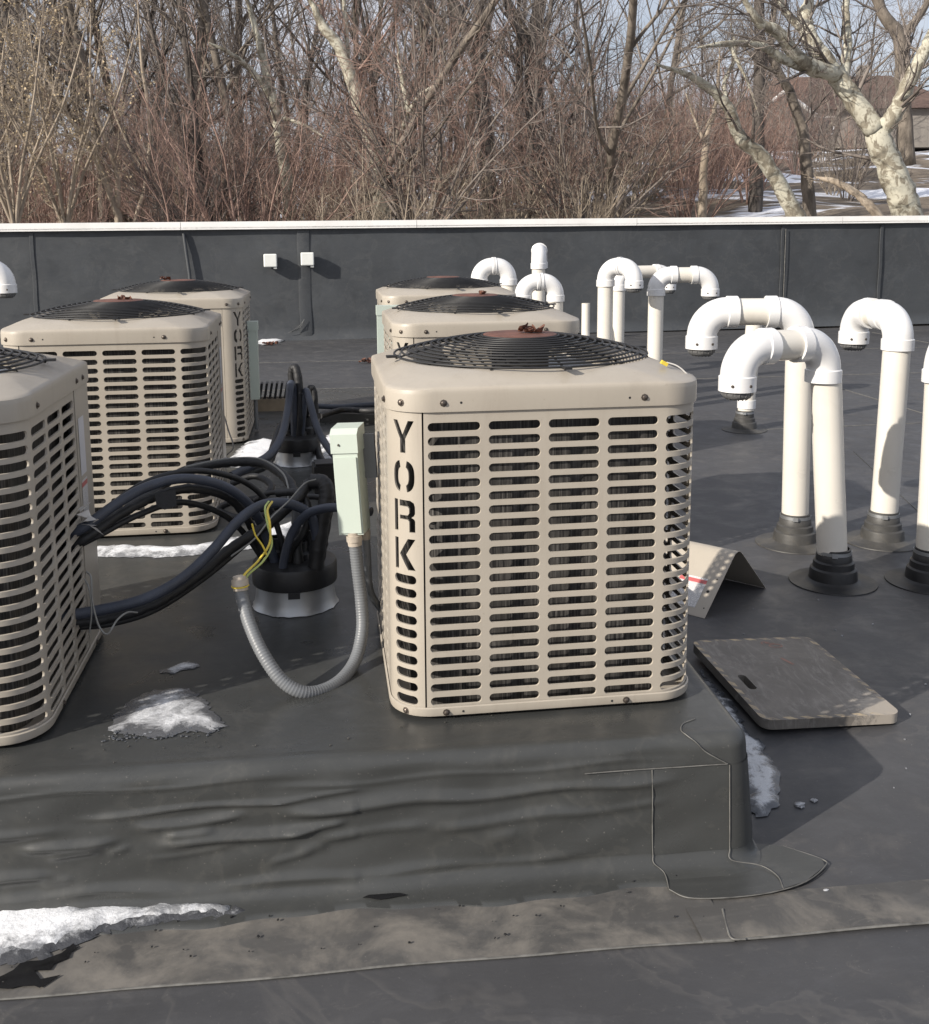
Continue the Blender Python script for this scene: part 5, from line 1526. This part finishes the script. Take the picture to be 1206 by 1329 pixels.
for (s, h, r_) in ((.035, .34, .006), (.02, .12, .003), (.022, .52, .003)):
    mb = MB(); c = on_slope(s, h, .001); e1 = (on_slope(s + .01, h) - on_slope(s, h)).normalized(); e2 = (on_slope(s, h + .05) - on_slope(s, h)).normalized()
    mb.add([c + (e1 * math.cos(a) + e2 * math.sin(a)) * r_ for a in [2 * PI * k / 12 for k in range(12)]], [tuple(range(12))]); mb.build('knock_out', M['dark'], tent, False)

# ------------------------------------------------------------------ kneeling mat
def mat_kneeler(top):
    m, nt, bs = nodes_of('worn_foam_board')
    tc = nt.nodes.new('ShaderNodeTexCoord')
    sep = nt.nodes.new('ShaderNodeSeparateXYZ'); nt.links.new(tc.outputs['Object'], sep.inputs[0])
    def M1(op, a, b=None):
        n = nt.nodes.new('ShaderNodeMath'); n.operation = op
        for i, v in enumerate((a, b)):
            if v is None: continue
            if hasattr(v, 'is_linked'): nt.links.new(v, n.inputs[i])
            else: n.inputs[i].default_value = v
        return n.outputs[0]
    ex = M1('SUBTRACT', .214, M1('ABSOLUTE', sep.outputs[0])); ey = M1('SUBTRACT', .292, M1('ABSOLUTE', sep.outputs[1]))
    edge = M1('LESS_THAN', M1('MINIMUM', ex, ey), .017)
    dg = M1('SINE', M1('MULTIPLY', M1('ADD', sep.outputs[0], sep.outputs[1]), 118.0))
    st = M1('GREATER_THAN', dg, 0.0)
    co = tc.outputs['Object']
    wear = ramp(nt, noise(nt, co, 22, 6, .75), [(.38, 0.0), (.58, 1.0)])
    stripe = M1('MULTIPLY', M1('MULTIPLY', edge, st), wear)
    base = ramp(nt, noise(nt, co, 5, 6, .7, .8), [(.3, (.095, .086, .076)), (.7, (.19, .172, .152))])
    scr = ramp(nt, noise(nt, co, 7, 8, .8, 1.5, (3.0, .8, 1)), [(.50, 0.0), (.70, .8)])
    base = mix(nt, scr, base, (.28, .26, .235))
    c = mix(nt, stripe, base, (.42, .33, .21)) if top else base
    # worn bare corner
    dx = M1('SUBTRACT', sep.outputs[0], .20); dy = M1('ADD', sep.outputs[1], .26)
    dd = M1('SQRT', M1('ADD', M1('MULTIPLY', dx, dx), M1('MULTIPLY', dy, dy)))
    nn = noise(nt, co, 14, 7, .8, 1.0, (1.2, 3, 1))
    k = M1('ADD', M1('MULTIPLY', dd, -3.4), nn)
    f = ramp(nt, k, [(.10, 0.0), (.24, .85)])
    c = mix(nt, f, c, (.36, .32, .27))
    nt.links.new(c, bs.inputs['Base Color'])
    bs.inputs['Roughness'].default_value = .62
    bump(nt, noise(nt, co, 60, 4), bs, .15, .004)
    return m
def rrect(hx, hy, r, n=6):
    out = []
    for (sx, sy, a0) in ((1, 1, 0), (-1, 1, 90), (-1, -1, 180), (1, -1, 270)):
        for k in range(n + 1):
            a = R(a0 + 90 * k / n); out.append((sx * (hx - r) + r * math.cos(a), sy * (hy - r) + r * math.sin(a)))
    return out
board = thing('kneeling_board', 'worn dark kneeling board with striped hazard border and a handle slot', 'kneeling board', (1.431, 2.940, .016), R(0.4))
board.rotation_euler = (R(.4), R(1.6), R(.4))
outer = rrect(.214, .292, .035)
slot = [(x - .155, y - .04) for x, y in rrect(.0135, .052, .013)]
V, T = cdt_region(outer, [slot], [(x * .05, y * .05) for x in range(-4, 5) for y in range(-6, 7)])
mb = MB(); th = .029
mb.add([(x, y, th) for x, y in V], T); mb.cur = 1; mb.add([(x, y, 0) for x, y in V], [t[::-1] for t in T])
for lp, flip in ((outer, 1), (slot, -1)):
    n = len(lp)
    vs = [(x, y, th) for x, y in lp] + [(x, y, 0) for x, y in lp]
    mb.add(vs, [((i + 1) % n, i, n + i, n + (i + 1) % n)[::flip] for i in range(n)])
mb.build('board', [mat_kneeler(True), mat_kneeler(False)], board, True, 40)
M['glyph'] = simple('faded_red_print', (.24, .13, .10), .6, var=.3, scale=40)
mb = MB()
for (cx, cy, rx, ry, a0, a1) in ((.06, .222, .022, .013, 0, 360), (.032, .245, .012, .012, 40, 220), (.055, .248, .020, .006, 100, 300)):
    pts = [(cx + rx * math.cos(R(a0 + (a1 - a0) * k / 20)), cy + ry * math.sin(R(a0 + (a1 - a0) * k / 20))) for k in range(21)]
    mb.tube([(x, y, th + .0002) for x, y in pts], .0028, 4)
mb.v = [(x, y, th + .0006 if z > th else th + .0001) for x, y, z in mb.v]
mb.build('printed_mark', M['glyph'], board, False)
mb = MB(); mb.add([(.045, .07, th + .0006), (.056, .072, th + .0006), (.038, .125, th + .0006), (.028, .122, th + .0006)], [(0, 1, 2, 3)])
mb.build('printed_mark', M['glyph'], board, False)

# ------------------------------------------------------------------ snow, ice, puddles
def blob(name, label, cat, pts, z, h, mat, step=.02, rough=.35, seed=1, edge=.03, jag=.006):
    rg = random.Random(seed)
    pp = []
    n = len(pts)
    for i in range(n):
        a, b = Vector(pts[i][:2]), Vector(pts[(i + 1) % n][:2])
        m = max(2, int((b - a).length / (step * .7)))
        for k in range(m):
            q = a.lerp(b, k / m); pp.append((q.x + rg.gauss(0, jag), q.y + rg.gauss(0, jag)))
    xs = [p[0] for p in pp]; ys = [p[1] for p in pp]
    ex = []
    x = min(xs)
    while x < max(xs):
        y = min(ys)
        while y < max(ys):
            ex.append((x + rg.uniform(-.3, .3) * step, y + rg.uniform(-.3, .3) * step)); y += step
        x += step
    ex = [e for e in ex if inside(e, pp) and dist_poly(e, pp) > step * .35]
    V, T = cdt_region(pp, [], ex)
    cx, cy = sum(xs) / len(xs), sum(ys) / len(ys)
    vs = []
    for (x, y) in V:
        d = dist_poly((x, y), pp); t = min(1, d / edge); t = math.sqrt(t)
        vs.append((x - cx, y - cy, h * t * (1 + rough * (rg.random() - .5)) + .0004))
    mb = MB(); mb.add(vs, T)
    o = mb.build(name, mat, None, True, 180)
    at_ = o.data.attributes.new('rim', 'FLOAT', 'POINT')
    for k, (x, y) in enumerate(V): at_.data[k].value = min(1.0, dist_poly((x, y), pp) / (edge * 1.6)); o.location = (cx, cy, z)
    return tag(o, label, cat)
blob('ice_patch', 'grey ice patch between the platform side and the kneeling board', 'ice', [(1.208, 3.121), (1.207, 3.001), (1.219, 2.904), (1.208, 2.775), (1.178, 2.659), (1.213, 2.621), (1.185, 2.568), (1.186, 2.482), (1.149, 2.381), (1.105, 2.302), (1.058, 2.256), (1.031, 2.253), (1.028, 2.313), (1.068, 2.439), (1.1, 2.58), (1.145, 2.81)], .003, .008, M['ice'], .018, .15, 2, .02, .005)
blob('snow_patch', 'bright snow wedge at the foot of the platform, lower left corner', 'snow', [(-0.952, 2.195), (-0.827, 2.198), (-0.63, 2.179), (-0.525, 2.142), (-0.441, 2.125), (-0.344, 2.118), (-0.244, 2.101), (-0.207, 2.082), (-0.216, 2.068), (-0.337, 2.066), (-0.46, 2.052), (-0.531, 2.024), (-0.585, 1.995), (-0.641, 1.985), (-0.734, 2.003), (-0.879, 2.002)], .006, .019, M['snow'], .012, .18, 3, .055, .005)
blob('slush_patch', 'grey slush rim along the lower edge of the snow wedge', 'slush', [(-0.901, 2.06), (-0.718, 2.047), (-0.617, 2.065), (-0.513, 2.084), (-0.388, 2.091), (-0.207, 2.082), (-0.212, 2.06), (-0.336, 2.058), (-0.458, 2.042), (-0.527, 2.005), (-0.593, 1.969), (-0.666, 1.971), (-0.871, 1.982)], .007, .009, M['slushdk'], .012, .35, 4, .03, .007)
blob('meltwater', 'black meltwater stain running from the snow to the roof seam', 'puddle', [(-0.736, 1.919), (-0.656, 1.935), (-0.629, 1.968), (-0.579, 1.971), (-0.533, 1.999), (-0.519, 2.004), (-0.559, 1.951), (-0.589, 1.925), (-0.542, 1.907), (-0.63, 1.893), (-0.729, 1.896)], .0088, .001, M['wet'], .03, .1, 5, .01, .006)
blob('meltwater', 'thin black meltwater streak by the platform foot, centre', 'puddle', [(0.053, 2.073), (0.087, 2.081), (0.153, 2.066), (0.127, 2.059), (0.086, 2.06)], .0110, .0008, M['wet'], .02, .1, 6, .01, .002)
blob('slush_patch', 'melting slush patch on the platform between the left and front units', 'slush', [(-0.514, 2.343), (-0.513, 2.429), (-0.487, 2.508), (-0.442, 2.554), (-0.357, 2.554), (-0.319, 2.495), (-0.28, 2.405), (-0.245, 2.329), (-0.284, 2.301), (-0.337, 2.316), (-0.377, 2.292), (-0.44, 2.309)], .3012, .0045, M['slush'], .014, .35, 7, .04, .004)
blob('slush_patch', 'small slush scrap just behind the melting patch on the platform', 'slush', [(-0.449, 2.667), (-0.414, 2.696), (-0.378, 2.726), (-0.338, 2.679), (-0.38, 2.666), (-0.413, 2.642)], .3012, .004, M['slush'], .014, .6, 8, .02, .003)
blob('snow_patch', 'snow strip along the foot of the middle left unit', 'snow', [(-0.883, 3.816), (-0.744, 3.832), (-0.57, 3.766), (-0.437, 3.802), (-0.357, 3.848), (-0.233, 3.93), (-0.104, 4.106), (-0.079, 3.99), (-0.156, 3.816), (-0.25, 3.715), (-0.397, 3.683), (-0.555, 3.655), (-0.744, 3.685), (-0.862, 3.721)], .3012, .016, M['snow'], .022, .5, 9, .05, .006)
blob('snow_patch', 'snow patch between the rear left unit and the far curb', 'snow', [(-0.483, 5.088), (-0.477, 5.336), (-0.421, 5.663), (-0.322, 5.753), (-0.213, 5.627), (-0.223, 5.331), (-0.272, 5.122), (-0.359, 5.001)], .3012, .018, M['snow'], .03, .5, 10, .06, .006)
blob('snow_patch', 'snow patch right of the far curb, behind the disconnect box', 'snow', [(-0.047, 5.599), (0.039, 5.87), (0.17, 5.847), (0.243, 5.549), (0.22, 5.074), (0.104, 4.99), (-0.007, 5.184)], .3012, .016, M['snow'], .03, .5, 11, .06, .006)
blob('snow_patch', 'thin snow streak at the parapet foot behind the left row', 'snow', [(-0.872, 13.74), (-0.746, 14.206), (-0.465, 14.048), (-0.549, 13.581), (-0.752, 13.346)], .008, .02, M['snow'], .06, .4, 12, .05, .01)
# crumbs of ice and grit scattered on the roof
def crumbs(label, area, z, n, smin, smax, mat, seed, name='ice_crumbs'):
    rg = random.Random(seed); mb = MB()
    for k in range(n):
        x = rg.uniform(area[0], area[1]); y = rg.uniform(area[2], area[3]); s = rg.uniform(smin, smax)
        mb.box((x, y, z + s * .25), (s, s * rg.uniform(.5, 1.2), s * .5), Matrix.Rotation(rg.random() * 3, 3, 'Z') @ Matrix.Rotation(rg.gauss(0, .3), 3, 'X'))
    o = mb.build(name, mat, None, False)
    return tag(o, label, 'crumbs', kind='stuff')
crumbs('white ice crumbs scattered near the ice patch and board', (1.0, 2.3, 2.2, 3.7), 0, 45, .002, .007, M['snow'], 5)
crumbs('dark grit scattered on the flashing strip', (-.8, .8, 1.90, 2.06), .008, 40, .002, .005, M['bootdk'], 6, 'grit')
crumbs('pale grit scattered on the platform top', (-.6, .9, 2.18, 2.3), .3012, 18, .002, .004, M['boot'], 8, 'grit')
crumbs('frozen crumbs along the front of the melting slush patch', (-.52, -.25, 2.285, 2.34), .3012, 90, .002, .007, M['ice'], 9)
for (px, lab, s) in (((1.161, 2.29, 0), 'larger white ice chip lying right of the ice patch', .018), ((1.205, 2.305, 0), 'smaller white ice chip next to the larger chip', .011), ((1.063, 1.958, 0), 'black and white pebble lying on the roof, lower right', .008)):
    mb = MB(); rg = random.Random(int(s * 1e4)); bm = []
    mb.lathe([(s * .2, s * .5), (s * .8, s * .35), (s, .1 * s), (s * .8, 0)], 7); mb.v = [(x * rg.uniform(.6, 1.2), y * rg.uniform(.5, 1.0), z) for x, y, z in mb.v]
    mb.f.append(tuple(range(7))); mb.mi.append(0)
    o = mb.build('ice_chip' if 'ice' in lab else 'pebble', M['snow'], None, False); o.location = (px[0], px[1], .001); tag(o, lab, 'ice chip' if 'ice' in lab else 'pebble')
# dry leaves on the far roof
for (px, lab, s) in (((0.461, 11.457, 0), 'orange brown leaves on the roof between the two rows of units', 1.6), ((-0.644, 13.507, 0), 'brown leaves in the snow streak at the parapet foot', 1.8), ((5.842, 14.528, 0), 'orange leaves at the parapet foot beyond the vent pipes', 2.0)):
    leaf_clump((px[0], px[1] - .1, .006), s, int(px[0] * 100) % 97, lab)
